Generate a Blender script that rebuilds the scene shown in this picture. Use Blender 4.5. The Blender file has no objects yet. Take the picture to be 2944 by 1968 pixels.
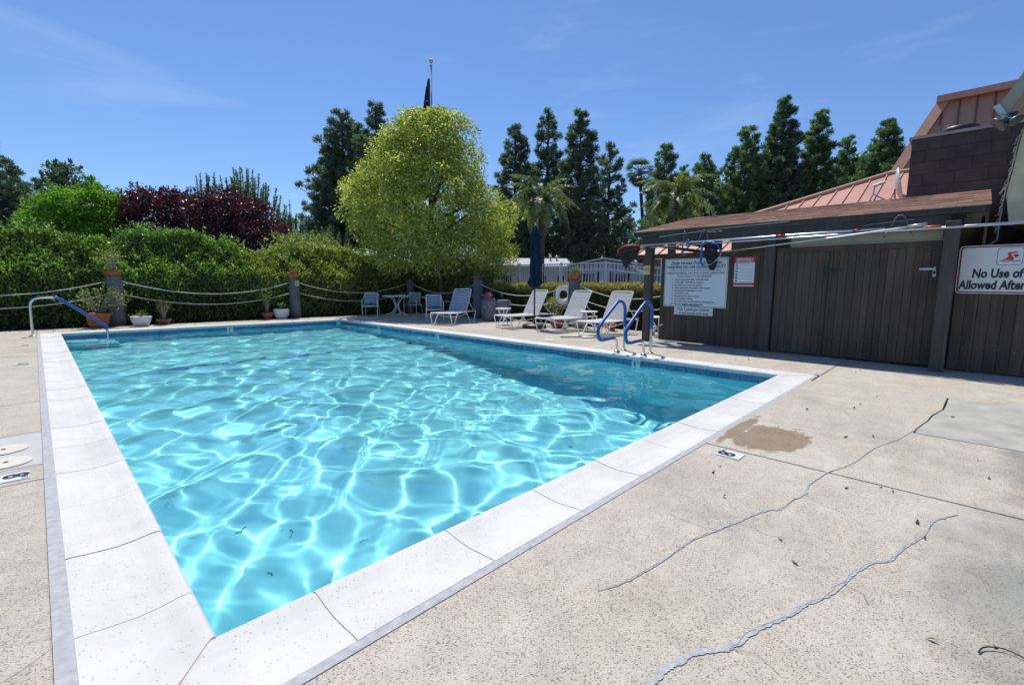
import bpy, math, random
import numpy as np
from mathutils import Vector, Matrix
sc = bpy.context.scene
col = sc.collection
PI = math.pi
R = math.radians
random.seed(5)

# ---------------------------------------------------------------- camera
IW, IH = 2944, 1968
FP = 1327.68
CYAW, CPIT, CROL = -0.79914, -0.124675, 0.0073594
CAM = Vector((-0.3098, -1.6428, 1.14))
cam = bpy.data.cameras.new('camera'); cam_o = bpy.data.objects.new('camera', cam); col.objects.link(cam_o); sc.camera = cam_o
cam.sensor_width = 36; cam.lens = FP / IW * 36; cam.clip_start = 0.05; cam.clip_end = 3000
_f = Vector((-math.sin(CYAW) * math.cos(CPIT), math.cos(CYAW) * math.cos(CPIT), math.sin(CPIT)))
_r = Vector((math.cos(CYAW), math.sin(CYAW), 0)); _u = _r.cross(_f)
_r2 = math.cos(CROL) * _r + math.sin(CROL) * _u; _u2 = -math.sin(CROL) * _r + math.cos(CROL) * _u
_m = Matrix((_r2, _u2, -_f)).transposed().to_4x4(); _m.translation = CAM; cam_o.matrix_world = _m

# ---------------------------------------------------------------- sky, sun, exposure
SX, SY = 0.25, 0.44                       # horizontal run of the sun's ray per metre of height
world = bpy.data.worlds.new('World'); sc.world = world; world.use_nodes = True
wn = world.node_tree; bg = wn.nodes['Background']
sky = wn.nodes.new('ShaderNodeTexSky'); sky.sky_type = 'NISHITA'; sky.sun_disc = False
sky.sun_elevation = math.atan2(1, math.hypot(SX, SY)); sky.sun_rotation = math.atan2(SX, SY)
sky.air_density = 1.0; sky.dust_density = 0.2; sky.ozone_density = 4.0; sky.altitude = 0
tint = wn.nodes.new('ShaderNodeMix'); tint.data_type = 'RGBA'; tint.blend_type = 'MULTIPLY'; tint.inputs[0].default_value = 1
tint.inputs[7].default_value = (.77, .92, 1.13, 1)
wn.links.new(sky.outputs[0], tint.inputs[6])
# thin cirrus streaks
tc = wn.nodes.new('ShaderNodeTexCoord'); mp = wn.nodes.new('ShaderNodeMapping'); mp.inputs['Scale'].default_value = (1.2, 1.2, 6.0)
mp.inputs['Rotation'].default_value = (0.5, 0.25, 0.6)
nz = wn.nodes.new('ShaderNodeTexNoise'); nz.inputs['Scale'].default_value = 1.6; nz.inputs['Detail'].default_value = 7; nz.inputs['Roughness'].default_value = .62; nz.inputs['Distortion'].default_value = .6
rp = wn.nodes.new('ShaderNodeValToRGB'); rp.color_ramp.elements[0].position = .52; rp.color_ramp.elements[1].position = .82
rp.color_ramp.elements[0].color = (0, 0, 0, 1); rp.color_ramp.elements[1].color = (.20, .20, .20, 1)
cm = wn.nodes.new('ShaderNodeMix'); cm.data_type = 'RGBA'; cm.inputs[7].default_value = (6.5, 7.2, 8.6, 1)
wn.links.new(tc.outputs['Generated'], mp.inputs[0]); wn.links.new(mp.outputs[0], nz.inputs['Vector']); wn.links.new(nz.outputs[0], rp.inputs[0])
wn.links.new(rp.outputs[0], cm.inputs[0]); wn.links.new(tint.outputs[2], cm.inputs[6]); wn.links.new(cm.outputs[2], bg.inputs[0])
bg.inputs[1].default_value = 0.105
sunl = bpy.data.lights.new('sun', 'SUN'); sunl.energy = 4.15; sunl.angle = R(.5); sunl.color = (1, .955, .88)
sun_o = bpy.data.objects.new('sun', sunl); col.objects.link(sun_o)
sun_o.rotation_euler = Vector((SX, SY, 1)).to_track_quat('Z', 'Y').to_euler()
sunl.cycles.is_caustics_light = True
vs = sc.view_settings; vs.view_transform = 'Standard'; vs.look = 'None'; vs.exposure = 0.20; vs.gamma = 1; vs.use_curve_mapping = False
sc.cycles.max_bounces = 10; sc.cycles.transparent_max_bounces = 12; sc.cycles.sample_clamp_indirect = 4

# ---------------------------------------------------------------- helpers
def _ray(px, py):
    return _f + _r2 * ((px - IW / 2) / FP) - _u2 * ((py - IH / 2) / FP)
def _lat(px, D):                          # ground point at forward distance D in the direction of a picture column
    fw = Vector((-math.sin(CYAW), math.cos(CYAW), 0)); d = _ray(px, 820); t = D / (d.x * fw.x + d.y * fw.y)
    return Vector((CAM.x + d.x * t, CAM.y + d.y * t, 0))
def zat(py, D, px=1472):
    fw = Vector((-math.sin(CYAW), math.cos(CYAW), 0)); d = _ray(px, py); t = D / (d.x * fw.x + d.y * fw.y)
    return CAM.z + d.z * t

def tag(o, label=None, cat=None, group=None, kind=None):
    if label: o['label'] = label
    if cat: o['category'] = cat
    if group: o['group'] = group
    if kind: o['kind'] = kind
    return o
def thing(name, label, cat, loc=(0, 0, 0), rz=0, group=None, kind=None):
    o = bpy.data.objects.new(name, None); col.objects.link(o); o.empty_display_size = .1
    o.location = loc; o.rotation_euler = (0, 0, rz)
    return tag(o, label, cat, group, kind)
def copy_tree(o, parent=None):
    c = o.copy(); col.objects.link(c); c.parent = parent
    if parent is not None: c.matrix_parent_inverse = o.matrix_parent_inverse
    for ch in o.children: copy_tree(ch, c)
    return c
class MB:
    def __init__(s): s.v = []; s.f = []
    def add(s, vs_, fs):
        n = len(s.v); s.v += [tuple(p) for p in vs_]; s.f += [tuple(i + n for i in q) for q in fs]; return s
    def box(s, c, d, rz=0, bev=0, M=None):
        hx, hy, hz = d[0] / 2, d[1] / 2, d[2] / 2
        if bev:
            b = bev; P_ = []
            for sz in (-1, 1):
                for k, (a, bb) in enumerate(((hx, hy), (hx, hy))):
                    pass
            ring = lambda ax, ay, z: [(ax - b, -ay, z), (ax, -ay + b, z), (ax, ay - b, z), (ax - b, ay, z), (-ax + b, ay, z), (-ax, ay - b, z), (-ax, -ay + b, z), (-ax + b, -ay, z)]
            L_ = [ring(hx - b, hy - b, -hz), ring(hx, hy, -hz + b), ring(hx, hy, hz - b), ring(hx - b, hy - b, hz)]
            for q in L_: P_ += q
            F_ = [tuple(range(7, -1, -1)), tuple(range(24, 32))]
            for j in range(3):
                for i in range(8): F_.append((j * 8 + i, j * 8 + (i + 1) % 8, j * 8 + 8 + (i + 1) % 8, j * 8 + 8 + i))
        else:
            P_ = [(x * hx, y * hy, z * hz) for z in (-1, 1) for x, y in ((-1, -1), (1, -1), (1, 1), (-1, 1))]
            F_ = [(3, 2, 1, 0), (4, 5, 6, 7), (0, 1, 5, 4), (1, 2, 6, 5), (2, 3, 7, 6), (3, 0, 4, 7)]
        cr, sr = math.cos(rz), math.sin(rz)
        out = []
        for x, y, z in P_:
            p = Vector((x * cr - y * sr + c[0], x * sr + y * cr + c[1], z + c[2]))
            if M: p = M @ Vector((x, y, z)) + Vector(c)
            out.append(p)
        return s.add(out, F_)
    def tube(s, pts, r, n=8, cap=True, rs=None):
        pts = [Vector(p) for p in pts]; N = len(pts); V = []; prev = None
        for i, p in enumerate(pts):
            t = (pts[min(i + 1, N - 1)] - pts[max(i - 1, 0)]).normalized()
            a = prev if prev is not None else (Vector((0, 0, 1)) if abs(t.z) < .9 else Vector((1, 0, 0)))
            a = (a - t * a.dot(t)).normalized(); b = t.cross(a); prev = a
            rr = rs[i] if rs else r
            V += [p + (a * math.cos(2 * PI * k / n) + b * math.sin(2 * PI * k / n)) * rr for k in range(n)]
        F_ = [(i * n + k, i * n + (k + 1) % n, (i + 1) * n + (k + 1) % n, (i + 1) * n + k) for i in range(N - 1) for k in range(n)]
        if cap: F_ += [tuple(range(n - 1, -1, -1)), tuple(range((N - 1) * n, N * n))]
        return s.add(V, F_)
    def lathe(s, prof, c=(0, 0, 0), n=20, wob=None):
        V = []; N = len(prof)
        for i, (r, z) in enumerate(prof):
            for k in range(n):
                a = 2 * PI * k / n; rr = r * (wob(a, z) if wob else 1)
                V.append((c[0] + rr * math.cos(a), c[1] + rr * math.sin(a), c[2] + z))
        F_ = [(i * n + k, i * n + (k + 1) % n, (i + 1) * n + (k + 1) % n, (i + 1) * n + k) for i in range(N - 1) for k in range(n)]
        F_ += [tuple(range(n - 1, -1, -1)), tuple(range((N - 1) * n, N * n))]
        return s.add(V, F_)
    def sheet(s, pts, t):                  # polygon pts extruded by vector t
        n = len(pts); t = Vector(t); P_ = [Vector(p) for p in pts]
        V = P_ + [p + t for p in P_]
        return s.add(V, [tuple(range(n - 1, -1, -1)), tuple(range(n, 2 * n))] + [(i, (i + 1) % n, n + (i + 1) % n, n + i) for i in range(n)])
    def build(s, name, m, parent=None, smooth=False):
        off = Vector((0, 0, 0))
        if parent is not None and s.__dict__.get('world', False): off = parent.location
        me = bpy.data.meshes.new(name)
        me.from_pydata([tuple(Vector(p) - off) for p in s.v] if off.length else s.v, [], s.f)
        if m: me.materials.append(m)
        if smooth: me.shade_smooth()
        me.update()
        return link(name, me, parent)
def W():                                   # builder whose points are world points, also under a parent
    b = MB(); b.world = True; return b
def link(name, me, parent=None, loc=None):
    o = bpy.data.objects.new(name, me); col.objects.link(o)
    if parent is not None: o.parent = parent
    if loc is not None: o.location = loc
    return o
def smooth_path(pts, n=5, closed=False):
    P_ = [Vector(p) for p in pts]; out = []; N = len(P_)
    for i in range(N - 1):
        p0 = P_[max(i - 1, 0)]; p1 = P_[i]; p2 = P_[i + 1]; p3 = P_[min(i + 2, N - 1)]
        for k in range(n):
            t = k / n
            out.append(.5 * ((2 * p1) + (-p0 + p2) * t + (2 * p0 - 5 * p1 + 4 * p2 - p3) * t * t + (-p0 + 3 * p1 - 3 * p2 + p3) * t ** 3))
    out.append(P_[-1]); return out

# ---------------------------------------------------------------- materials
def nodes(name):
    m = bpy.data.materials.new(name); m.use_nodes = True; nt = m.node_tree
    return m, nt, nt.nodes['Principled BSDF']
def ramp(nt, fac, stops):
    r_ = nt.nodes.new('ShaderNodeValToRGB'); el = r_.color_ramp.elements
    while len(el) < len(stops): el.new(.5)
    for e, (p, c) in zip(el, stops): e.position = p; e.color = (*c, 1) if len(c) == 3 else c
    nt.links.new(fac, r_.inputs[0]); return r_.outputs[0]
def noise(nt, scale, detail=4, rough=.55, vec=None, dist=0):
    n = nt.nodes.new('ShaderNodeTexNoise'); n.inputs['Scale'].default_value = scale; n.inputs['Detail'].default_value = detail
    n.inputs['Roughness'].default_value = rough; n.inputs['Distortion'].default_value = dist
    if vec is not None: nt.links.new(vec, n.inputs['Vector'])
    return n.outputs[0]
def mix(nt, fac, a, b, mode='MIX'):
    n = nt.nodes.new('ShaderNodeMix'); n.data_type = 'RGBA'; n.blend_type = mode
    for sock, v in ((n.inputs[0], fac), (n.inputs[6], a), (n.inputs[7], b)):
        if isinstance(v, (int, float)): sock.default_value = v
        elif isinstance(v, tuple): sock.default_value = (*v, 1)
        else: nt.links.new(v, sock)
    return n.outputs[2]
def coords(nt, scale=(1, 1, 1), kind='Object'):
    t = nt.nodes.new('ShaderNodeTexCoord'); mpp = nt.nodes.new('ShaderNodeMapping'); mpp.inputs['Scale'].default_value = scale
    if kind == 'World':
        g = nt.nodes.new('ShaderNodeNewGeometry'); nt.links.new(g.outputs['Position'], mpp.inputs[0])
    else: nt.links.new(t.outputs[kind], mpp.inputs[0])
    return mpp.outputs[0]
def bump(nt, b, h, strength=.3, dist=.01):
    n = nt.nodes.new('ShaderNodeBump'); n.inputs['Strength'].default_value = strength; n.inputs['Distance'].default_value = dist
    nt.links.new(h, n.inputs['Height']); nt.links.new(n.outputs[0], b.inputs['Normal'])
def simple(name, c, rough=.6, metal=0, var=.15, scale=8, bmp=.1, stretch=(1, 1, 1), objvar=0, spec=.5, kind='World'):
    m, nt, b = nodes(name)
    v = coords(nt, stretch, kind); n = noise(nt, scale, 5, .6, v)
    lo = tuple(max(0, x * (1 - var)) for x in c); hi = tuple(min(1, x * (1 + var)) for x in c)
    cc = ramp(nt, n, [(.3, lo), (.7, hi)])
    if objvar:
        oi = nt.nodes.new('ShaderNodeObjectInfo'); q = ramp(nt, oi.outputs['Random'], [(0, (1 - objvar,) * 3), (1, (1 + objvar,) * 3)])
        cc = mix(nt, 1.0, cc, q, 'MULTIPLY')
    nt.links.new(cc, b.inputs['Base Color']); b.inputs['Roughness'].default_value = rough; b.inputs['Metallic'].default_value = metal
    b.inputs['Specular IOR Level'].default_value = spec
    if bmp: bump(nt, b, n, bmp, .01)
    return m
def leaf_mat(name, stops, rough=.45, trans=.35, patch=1.2, patch_amt=.35, tscale=(1.5, 1.7, .7), zred=None):
    m, nt, b = nodes(name); g = nt.nodes.new('ShaderNodeNewGeometry')
    c = ramp(nt, g.outputs['Random Per Island'], stops)
    n = noise(nt, patch, 3, .5, g.outputs['Position'])
    c = mix(nt, 1.0, c, ramp(nt, n, [(.3, (1 - patch_amt,) * 3), (.7, (1 + patch_amt * .6,) * 3)]), 'MULTIPLY')
    if zred:                               # fresh growth on the upper shoots has its own colour
        sp = nt.nodes.new('ShaderNodeSeparateXYZ'); nt.links.new(g.outputs['Position'], sp.inputs[0])
        n2 = noise(nt, 6, 2, .5, g.outputs['Position'])
        ad = nt.nodes.new('ShaderNodeMath'); ad.operation = 'MULTIPLY_ADD'; ad.inputs[1].default_value = .35; nt.links.new(n2, ad.inputs[0]); nt.links.new(sp.outputs[2], ad.inputs[2])
        mr = nt.nodes.new('ShaderNodeMapRange'); mr.inputs[1].default_value = zred[0]; mr.inputs[2].default_value = zred[1]; nt.links.new(ad.outputs[0], mr.inputs[0])
        c = mix(nt, mr.outputs[0], c, ramp(nt, g.outputs['Random Per Island'], zred[2]))
    nt.links.new(c, b.inputs['Base Color']); b.inputs['Roughness'].default_value = rough; b.inputs['Specular IOR Level'].default_value = .4
    t = nt.nodes.new('ShaderNodeBsdfTranslucent'); c2 = mix(nt, 1.0, c, tuple(tscale), 'MULTIPLY'); nt.links.new(c2, t.inputs[0])
    ms = nt.nodes.new('ShaderNodeMixShader'); ms.inputs[0].default_value = trans
    nt.links.new(b.outputs[0], ms.inputs[1]); nt.links.new(t.outputs[0], ms.inputs[2]); nt.links.new(ms.outputs[0], nt.nodes['Material Output'].inputs[0])
    return m

def concrete_mat():
    m, nt, b = nodes('concrete')
    g = nt.nodes.new('ShaderNodeNewGeometry'); P_ = g.outputs['Position']
    big = noise(nt, .9, 5, .6, P_, .4)
    base = ramp(nt, big, [(.28, (.41, .375, .305)), (.44, (.49, .446, .37)), (.58, (.50, .462, .39)), (.74, (.51, .49, .43))])
    mid = noise(nt, 5.5, 6, .7, P_, .3)
    base = mix(nt, 1.0, base, ramp(nt, mid, [(.3, (.86, .86, .87)), (.65, (1.06, 1.05, 1.04))]), 'MULTIPLY')
    # worn skin of pale cement over the aggregate
    sv = coords(nt, (.8, 2.2, 1), 'World'); skin = noise(nt, 1.6, 9, .78, sv, .9)
    skm = ramp(nt, skin, [(.50, (0, 0, 0)), (.66, (.62, .62, .62))])
    # aggregate pebbles
    vo = nt.nodes.new('ShaderNodeTexVoronoi'); vo.inputs['Scale'].default_value = 250; vo.inputs['Randomness'].default_value = 1; nt.links.new(P_, vo.inputs['Vector'])
    hs = nt.nodes.new('ShaderNodeSeparateColor'); nt.links.new(vo.outputs['Color'], hs.inputs[0])
    peb = ramp(nt, hs.outputs[0], [(0, (.22, .21, .20)), (.13, (.46, .44, .41)), (.22, (.94, .93, .92)), (.8, (1.04, 1.03, 1.02)), (1, (1.20, 1.19, 1.16))])
    agg = mix(nt, .8, base, mix(nt, 1.0, base, peb, 'MULTIPLY'))
    c = mix(nt, skm, agg, mix(nt, 1.0, (.57, .54, .475), ramp(nt, mid, [(.3, (.88, .88, .88)), (.7, (1.04, 1.04, 1.03))]), 'MULTIPLY'))
    # damp stain beside the coping and a greyed worn area, both with ragged soft edges
    def blob(cx, cy, rx, ry, amt, nscale, lo, hi):
        vm = nt.nodes.new('ShaderNodeVectorMath'); vm.operation = 'SUBTRACT'; nt.links.new(P_, vm.inputs[0]); vm.inputs[1].default_value = (cx, cy, 0)
        v2 = nt.nodes.new('ShaderNodeVectorMath'); v2.operation = 'MULTIPLY'; nt.links.new(vm.outputs[0], v2.inputs[0]); v2.inputs[1].default_value = (1 / rx, 1 / ry, 0)
        ln = nt.nodes.new('ShaderNodeVectorMath'); ln.operation = 'LENGTH'; nt.links.new(v2.outputs[0], ln.inputs[0])
        nn = noise(nt, nscale, 7, .68, P_, .6)
        ma = nt.nodes.new('ShaderNodeMath'); ma.operation = 'MULTIPLY_ADD'; nt.links.new(nn, ma.inputs[0]); ma.inputs[1].default_value = amt; nt.links.new(ln.outputs['Value'], ma.inputs[2])
        mr = nt.nodes.new('ShaderNodeMapRange'); mr.inputs[1].default_value = hi; mr.inputs[2].default_value = lo; nt.links.new(ma.outputs[0], mr.inputs[0]); return mr.outputs[0]
    c = mix(nt, blob(2.15, -1.95, 1.0, .34, 1.6, 3.5, 1.1, 2.0), c, mix(nt, 1.0, c, (.60, .635, .67), 'MULTIPLY'))
    c = mix(nt, blob(4.4, -2.02, 2.4, .13, 2.0, 5, 1.1, 2.1), c, mix(nt, 1.0, c, (.62, .64, .67), 'MULTIPLY'))
    wet = blob(3.50, -.70, .40, .27, 1.5, 4.5, 1.62, 1.70); wet2 = blob(3.62, -.44, .55, .06, 1.2, 6, 1.35, 1.5)
    mx = nt.nodes.new('ShaderNodeMath'); mx.operation = 'MAXIMUM'; nt.links.new(wet, mx.inputs[0]); nt.links.new(wet2, mx.inputs[1])
    spx = nt.nodes.new('ShaderNodeSeparateXYZ'); nt.links.new(P_, spx.inputs[0]); gt = nt.nodes.new('ShaderNodeMath'); gt.operation = 'GREATER_THAN'; gt.inputs[1].default_value = 3.03; nt.links.new(spx.outputs[0], gt.inputs[0])
    ml = nt.nodes.new('ShaderNodeMath'); ml.operation = 'MULTIPLY'; nt.links.new(mx.outputs[0], ml.inputs[0]); nt.links.new(gt.outputs[0], ml.inputs[1])
    c = mix(nt, ml.outputs[0], c, mix(nt, 1.0, c, (.56, .48, .40), 'MULTIPLY'))
    # old grey dirt patches
    dn = noise(nt, .7, 6, .7, coords(nt, (1, .45, 1), 'World'), .2)
    oi = nt.nodes.new('ShaderNodeObjectInfo')
    c = mix(nt, ramp(nt, dn, [(.57, (0, 0, 0)), (.74, (.55, .55, .55))]), c, mix(nt, 1.0, agg, (.62, .66, .70), 'MULTIPLY'))
    c = mix(nt, 1.0, c, ramp(nt, oi.outputs['Random'], [(0, (.95, .95, .96)), (1, (1.04, 1.03, 1.02))]), 'MULTIPLY')
    nt.links.new(c, b.inputs['Base Color']); b.inputs['Roughness'].default_value = .9; b.inputs['Specular IOR Level'].default_value = .25
    bump(nt, b, vo.outputs['Distance'], .35, .004)
    return m
def plank_mat(name, c, objvar=.18):
    m, nt, b = nodes(name); v = coords(nt, (14, 14, .7), 'World')
    n = noise(nt, 3, 6, .65, v, .6); st = noise(nt, 1.3, 3, .5, coords(nt, (2, 2, 1), 'World'))
    cc = ramp(nt, n, [(.25, tuple(x * .62 for x in c)), (.55, c), (.8, tuple(x * 1.4 for x in c))])
    cc = mix(nt, 1.0, cc, ramp(nt, st, [(.3, (.8, .8, .82)), (.7, (1.15, 1.12, 1.1))]), 'MULTIPLY')
    oi = nt.nodes.new('ShaderNodeObjectInfo')
    cc = mix(nt, 1.0, cc, ramp(nt, oi.outputs['Random'], [(0, (1 - objvar,) * 3), (1, (1 + objvar, 1 + objvar * .85, 1 + objvar * .7))]), 'MULTIPLY')
    nt.links.new(cc, b.inputs['Base Color']); b.inputs['Roughness'].default_value = .72; b.inputs['Specular IOR Level'].default_value = .3; bump(nt, b, n, .25, .004)
    return m
def coping_mat():
    m, nt, b = nodes('coping'); g = nt.nodes.new('ShaderNodeNewGeometry')
    vo = nt.nodes.new('ShaderNodeTexVoronoi'); vo.inputs['Scale'].default_value = 60; nt.links.new(g.outputs['Position'], vo.inputs['Vector'])
    sp = ramp(nt, vo.outputs['Distance'], [(.12, (.30, .27, .22)), (.22, (.64, .63, .605))])
    n2 = noise(nt, 30, 3, .5, g.outputs['Position'])
    c = mix(nt, ramp(nt, n2, [(.42, (0, 0, 0)), (.55, (1, 1, 1))]), (.64, .63, .605), sp)
    dirt = noise(nt, 2.2, 6, .7, g.outputs['Position'], .5)
    c = mix(nt, 1.0, c, ramp(nt, dirt, [(.30, (.84, .83, .81)), (.6, (1, 1, 1))]), 'MULTIPLY')
    oi = nt.nodes.new('ShaderNodeObjectInfo'); c = mix(nt, 1.0, c, ramp(nt, oi.outputs['Random'], [(0, (.96, .96, .97)), (1, (1.0, 1.0, .99))]), 'MULTIPLY')
    nt.links.new(c, b.inputs['Base Color']); b.inputs['Roughness'].default_value = .75; bump(nt, b, vo.outputs['Distance'], .12, .003)
    return m
def tile_mat():
    m, nt, b = nodes('pool_tile'); v = coords(nt, (1, 1, 1), 'World')
    n = noise(nt, 22, 6, .7, v, 1.6)
    c = ramp(nt, n, [(.3, (.02, .075, .16)), (.52, (.045, .16, .29)), (.64, (.09, .27, .42)), (.8, (.30, .46, .55))])
    oi = nt.nodes.new('ShaderNodeObjectInfo'); c = mix(nt, 1.0, c, ramp(nt, oi.outputs['Random'], [(0, (.75, .8, .85)), (1, (1.25, 1.25, 1.2))]), 'MULTIPLY')
    nt.links.new(c, b.inputs['Base Color']); b.inputs['Roughness'].default_value = .2
    return m
def shingle_mat():
    m, nt, b = nodes('shingle'); g = nt.nodes.new('ShaderNodeNewGeometry')
    n = noise(nt, 160, 2, .6, g.outputs['Position']); n2 = noise(nt, 3, 4, .6, g.outputs['Position'])
    c = ramp(nt, n, [(.3, (.29, .165, .115)), (.6, (.50, .31, .225))])
    c = mix(nt, 1.0, c, ramp(nt, n2, [(.3, (.85, .85, .85)), (.7, (1.12, 1.1, 1.05))]), 'MULTIPLY')
    oi = nt.nodes.new('ShaderNodeObjectInfo'); c = mix(nt, 1.0, c, ramp(nt, oi.outputs['Random'], [(0, (.8, .78, .76)), (1, (1.2, 1.18, 1.15))]), 'MULTIPLY')
    nt.links.new(c, b.inputs['Base Color']); b.inputs['Roughness'].default_value = .9; bump(nt, b, n, .3, .003)
    return m

M = {}
M['concrete'] = concrete_mat(); M['coping'] = coping_mat(); M['tile'] = tile_mat(); M['shingle'] = shingle_mat()
M['plank'] = plank_mat('dark_stained_wood', (.100, .077, .060)); M['post'] = plank_mat('dark_post_wood', (.088, .079, .070), .08)
M['greypost'] = plank_mat('weathered_post', (.16, .165, .17), .05)
M['fascia'] = plank_mat('fascia_wood', (.072, .070, .067), .05)
M['cream'] = simple('cream_paint', (.34, .315, .245), .6, var=.1, scale=4)
M['mortar'] = simple('grey_mortar', (.40, .40, .41), .9, var=.2, scale=30, bmp=.4)
M['grout'] = simple('grout', (.60, .55, .50), .9, var=.15, scale=40)
M['plaster'] = simple('pool_plaster', (.27, .74, .81), .75, var=.05, scale=1.2, bmp=0)
M['stripe'] = simple('blue_stripe', (.03, .18, .55), .5, var=.2, scale=10, bmp=0)
M['soil'] = simple('soil', (.055, .042, .032), .95, var=.5, scale=14, bmp=.8)
M['asphalt'] = simple('asphalt', (.07, .07, .068), .9, var=.3, scale=20, bmp=.4)
M['dark'] = simple('dark_joint_and_gap_shade', (.03, .028, .026), .95, var=.3, scale=20, bmp=0)
M['crackfill'] = simple('crack_filler', (.375, .385, .40), .9, var=.25, scale=40, bmp=.3)
M['wet'] = simple('damp_concrete', (.27, .215, .155), .45, var=.22, scale=9, bmp=.1)
M['white'] = simple('white_powder_coat', (.86, .86, .86), .35, var=.04, scale=20, bmp=0)
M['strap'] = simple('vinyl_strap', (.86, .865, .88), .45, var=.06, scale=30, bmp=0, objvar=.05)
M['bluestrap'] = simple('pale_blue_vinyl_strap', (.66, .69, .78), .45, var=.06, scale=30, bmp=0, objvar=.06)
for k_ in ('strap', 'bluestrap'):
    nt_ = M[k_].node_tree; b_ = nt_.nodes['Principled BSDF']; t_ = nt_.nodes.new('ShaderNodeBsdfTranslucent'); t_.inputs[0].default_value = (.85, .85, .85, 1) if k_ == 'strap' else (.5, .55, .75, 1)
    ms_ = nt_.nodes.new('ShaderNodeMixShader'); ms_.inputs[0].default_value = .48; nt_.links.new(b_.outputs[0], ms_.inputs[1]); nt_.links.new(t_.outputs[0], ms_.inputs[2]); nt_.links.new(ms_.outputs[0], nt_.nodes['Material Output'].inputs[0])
M['chrome'] = simple('stainless_steel', (.62, .60, .55), .22, metal=1, var=.12, scale=9, bmp=0)
M['sleeve'] = simple('blue_vinyl_sleeve', (.025, .095, .36), .4, var=.15, scale=14, bmp=.1)
M['terra'] = simple('terracotta', (.40, .115, .045), .8, var=.25, scale=9, bmp=.2)
M['terradark'] = simple('old_terracotta', (.22, .09, .06), .85, var=.3, scale=9, bmp=.2)
M['whitepot'] = simple('white_glazed_pot', (.62, .62, .61), .5, var=.14, scale=7, bmp=.1)
M['greypot'] = simple('grey_cement_pot', (.20, .20, .205), .85, var=.3, scale=12, bmp=.5)
M['urn'] = simple('carved_grey_stone', (.20, .20, .215), .75, var=.85, scale=15, bmp=1.0)
M['rope'] = simple('white_rope', (.62, .60, .56), .8, var=.2, scale=60, bmp=.5)
M['navy'] = simple('navy_canvas', (.008, .028, .058), .85, var=.35, scale=7, bmp=.4, spec=.2)
M['black'] = simple('black_plastic', (.018, .018, .02), .45, var=.2, scale=10, bmp=0)
M['bark'] = simple('bark', (.075, .058, .045), .95, var=.5, scale=12, bmp=.8, stretch=(1, 1, .3))
M['palmbark'] = simple('palm_bark', (.10, .09, .08), .95, var=.4, scale=9, bmp=.6, stretch=(.4, .4, 3))
M['twig'] = simple('twigs', (.030, .026, .018), .95, var=.5, scale=10, bmp=.6)
M['greytwig'] = simple('pale_stems', (.26, .23, .19), .9, var=.3, scale=12, bmp=.3)
M['coral'] = simple('coral_metal_roof', (.54, .27, .19), .42, var=.10, scale=1.2, bmp=.05, objvar=.06)
M['coraldark'] = simple('coral_steep_metal', (.52, .26, .165), .45, var=.12, scale=1.5, bmp=.05, stretch=(1, 1, .25), objvar=.06)
M['coraltrim'] = simple('coral_trim', (.52, .27, .18), .45, var=.1, scale=2, bmp=0)
M['brownwall'] = simple('brown_fascia', (.16, .07, .05), .6, var=.15, scale=4, bmp=0)
M['block'] = simple('dark_purple_block', (.056, .045, .052), .8, var=.35, scale=3.5, bmp=.4, objvar=.08)
M['blockmortar'] = simple('block_mortar', (.085, .06, .066), .9, var=.2, scale=20, bmp=.2)
M['capgrey'] = simple('grey_flashing', (.30, .29, .30), .5, var=.15, scale=4, bmp=0)
M['sign'] = simple('sign_white', (.66, .72, .77), .35, var=.03, scale=3, bmp=0)
M['signwhite'] = simple('sign_bright', (.66, .68, .69), .35, var=.03, scale=3, bmp=0)
M['ink'] = simple('sign_black', (.012, .014, .018), .4, var=.1, scale=9, bmp=0)
M['red'] = simple('sign_red', (.50, .02, .04), .4, var=.08, scale=9, bmp=0)
M['maroon'] = simple('sign_maroon', (.17, .012, .028), .4, var=.08, scale=9, bmp=0)
M['redframe'] = simple('red_plastic', (.42, .02, .03), .4, var=.1, scale=9, bmp=0)
M['yellow'] = simple('sign_yellow', (.62, .50, .24), .5, var=.08, scale=9, bmp=0)
M['signbrown'] = simple('sign_brown_ink', (.30, .11, .03), .5, var=.08, scale=9, bmp=0)
M['alu'] = simple('aluminium_pole', (.66, .68, .70), .3, metal=.85, var=.08, scale=9, bmp=0)
M['bluepole'] = simple('blue_pole', (.02, .13, .42), .35, var=.1, scale=9, bmp=0)
M['net'] = simple('dark_net', (.015, .017, .02), .9, var=.3, scale=40, bmp=.3)
nt_ = M['net'].node_tree; vo_ = nt_.nodes.new('ShaderNodeTexVoronoi'); vo_.inputs['Scale'].default_value = 70; vo_.feature = 'DISTANCE_TO_EDGE'; g_ = nt_.nodes.new('ShaderNodeNewGeometry'); nt_.links.new(g_.outputs['Position'], vo_.inputs['Vector'])
nt_.links.new(ramp(nt_, vo_.outputs['Distance'], [(.20, (1, 1, 1)), (.26, (.30, .30, .30))]), nt_.nodes['Principled BSDF'].inputs['Alpha'])
M['orange'] = simple('orange_plastic', (.62, .13, .02), .5, var=.1, scale=9, bmp=0)
M['hook'] = simple('grey_vinyl_hook', (.10, .12, .15), .5, var=.2, scale=9, bmp=0)
M['steel'] = simple('galvanised', (.42, .43, .44), .4, metal=.6, var=.2, scale=14, bmp=0)
M['housewall'] = simple('home_siding', (.70, .72, .78), .7, var=.05, scale=2, bmp=0)
M['houseroof'] = simple('home_roof_grey', (.36, .37, .41), .7, var=.1, scale=3, bmp=0)
M['houseroof2'] = simple('home_roof_white', (.78, .79, .80), .6, var=.08, scale=3, bmp=0)
M['glassdark'] = simple('dark_window', (.02, .025, .03), .1, var=.2, scale=3, bmp=0)
M['flagcloth'] = None
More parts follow.
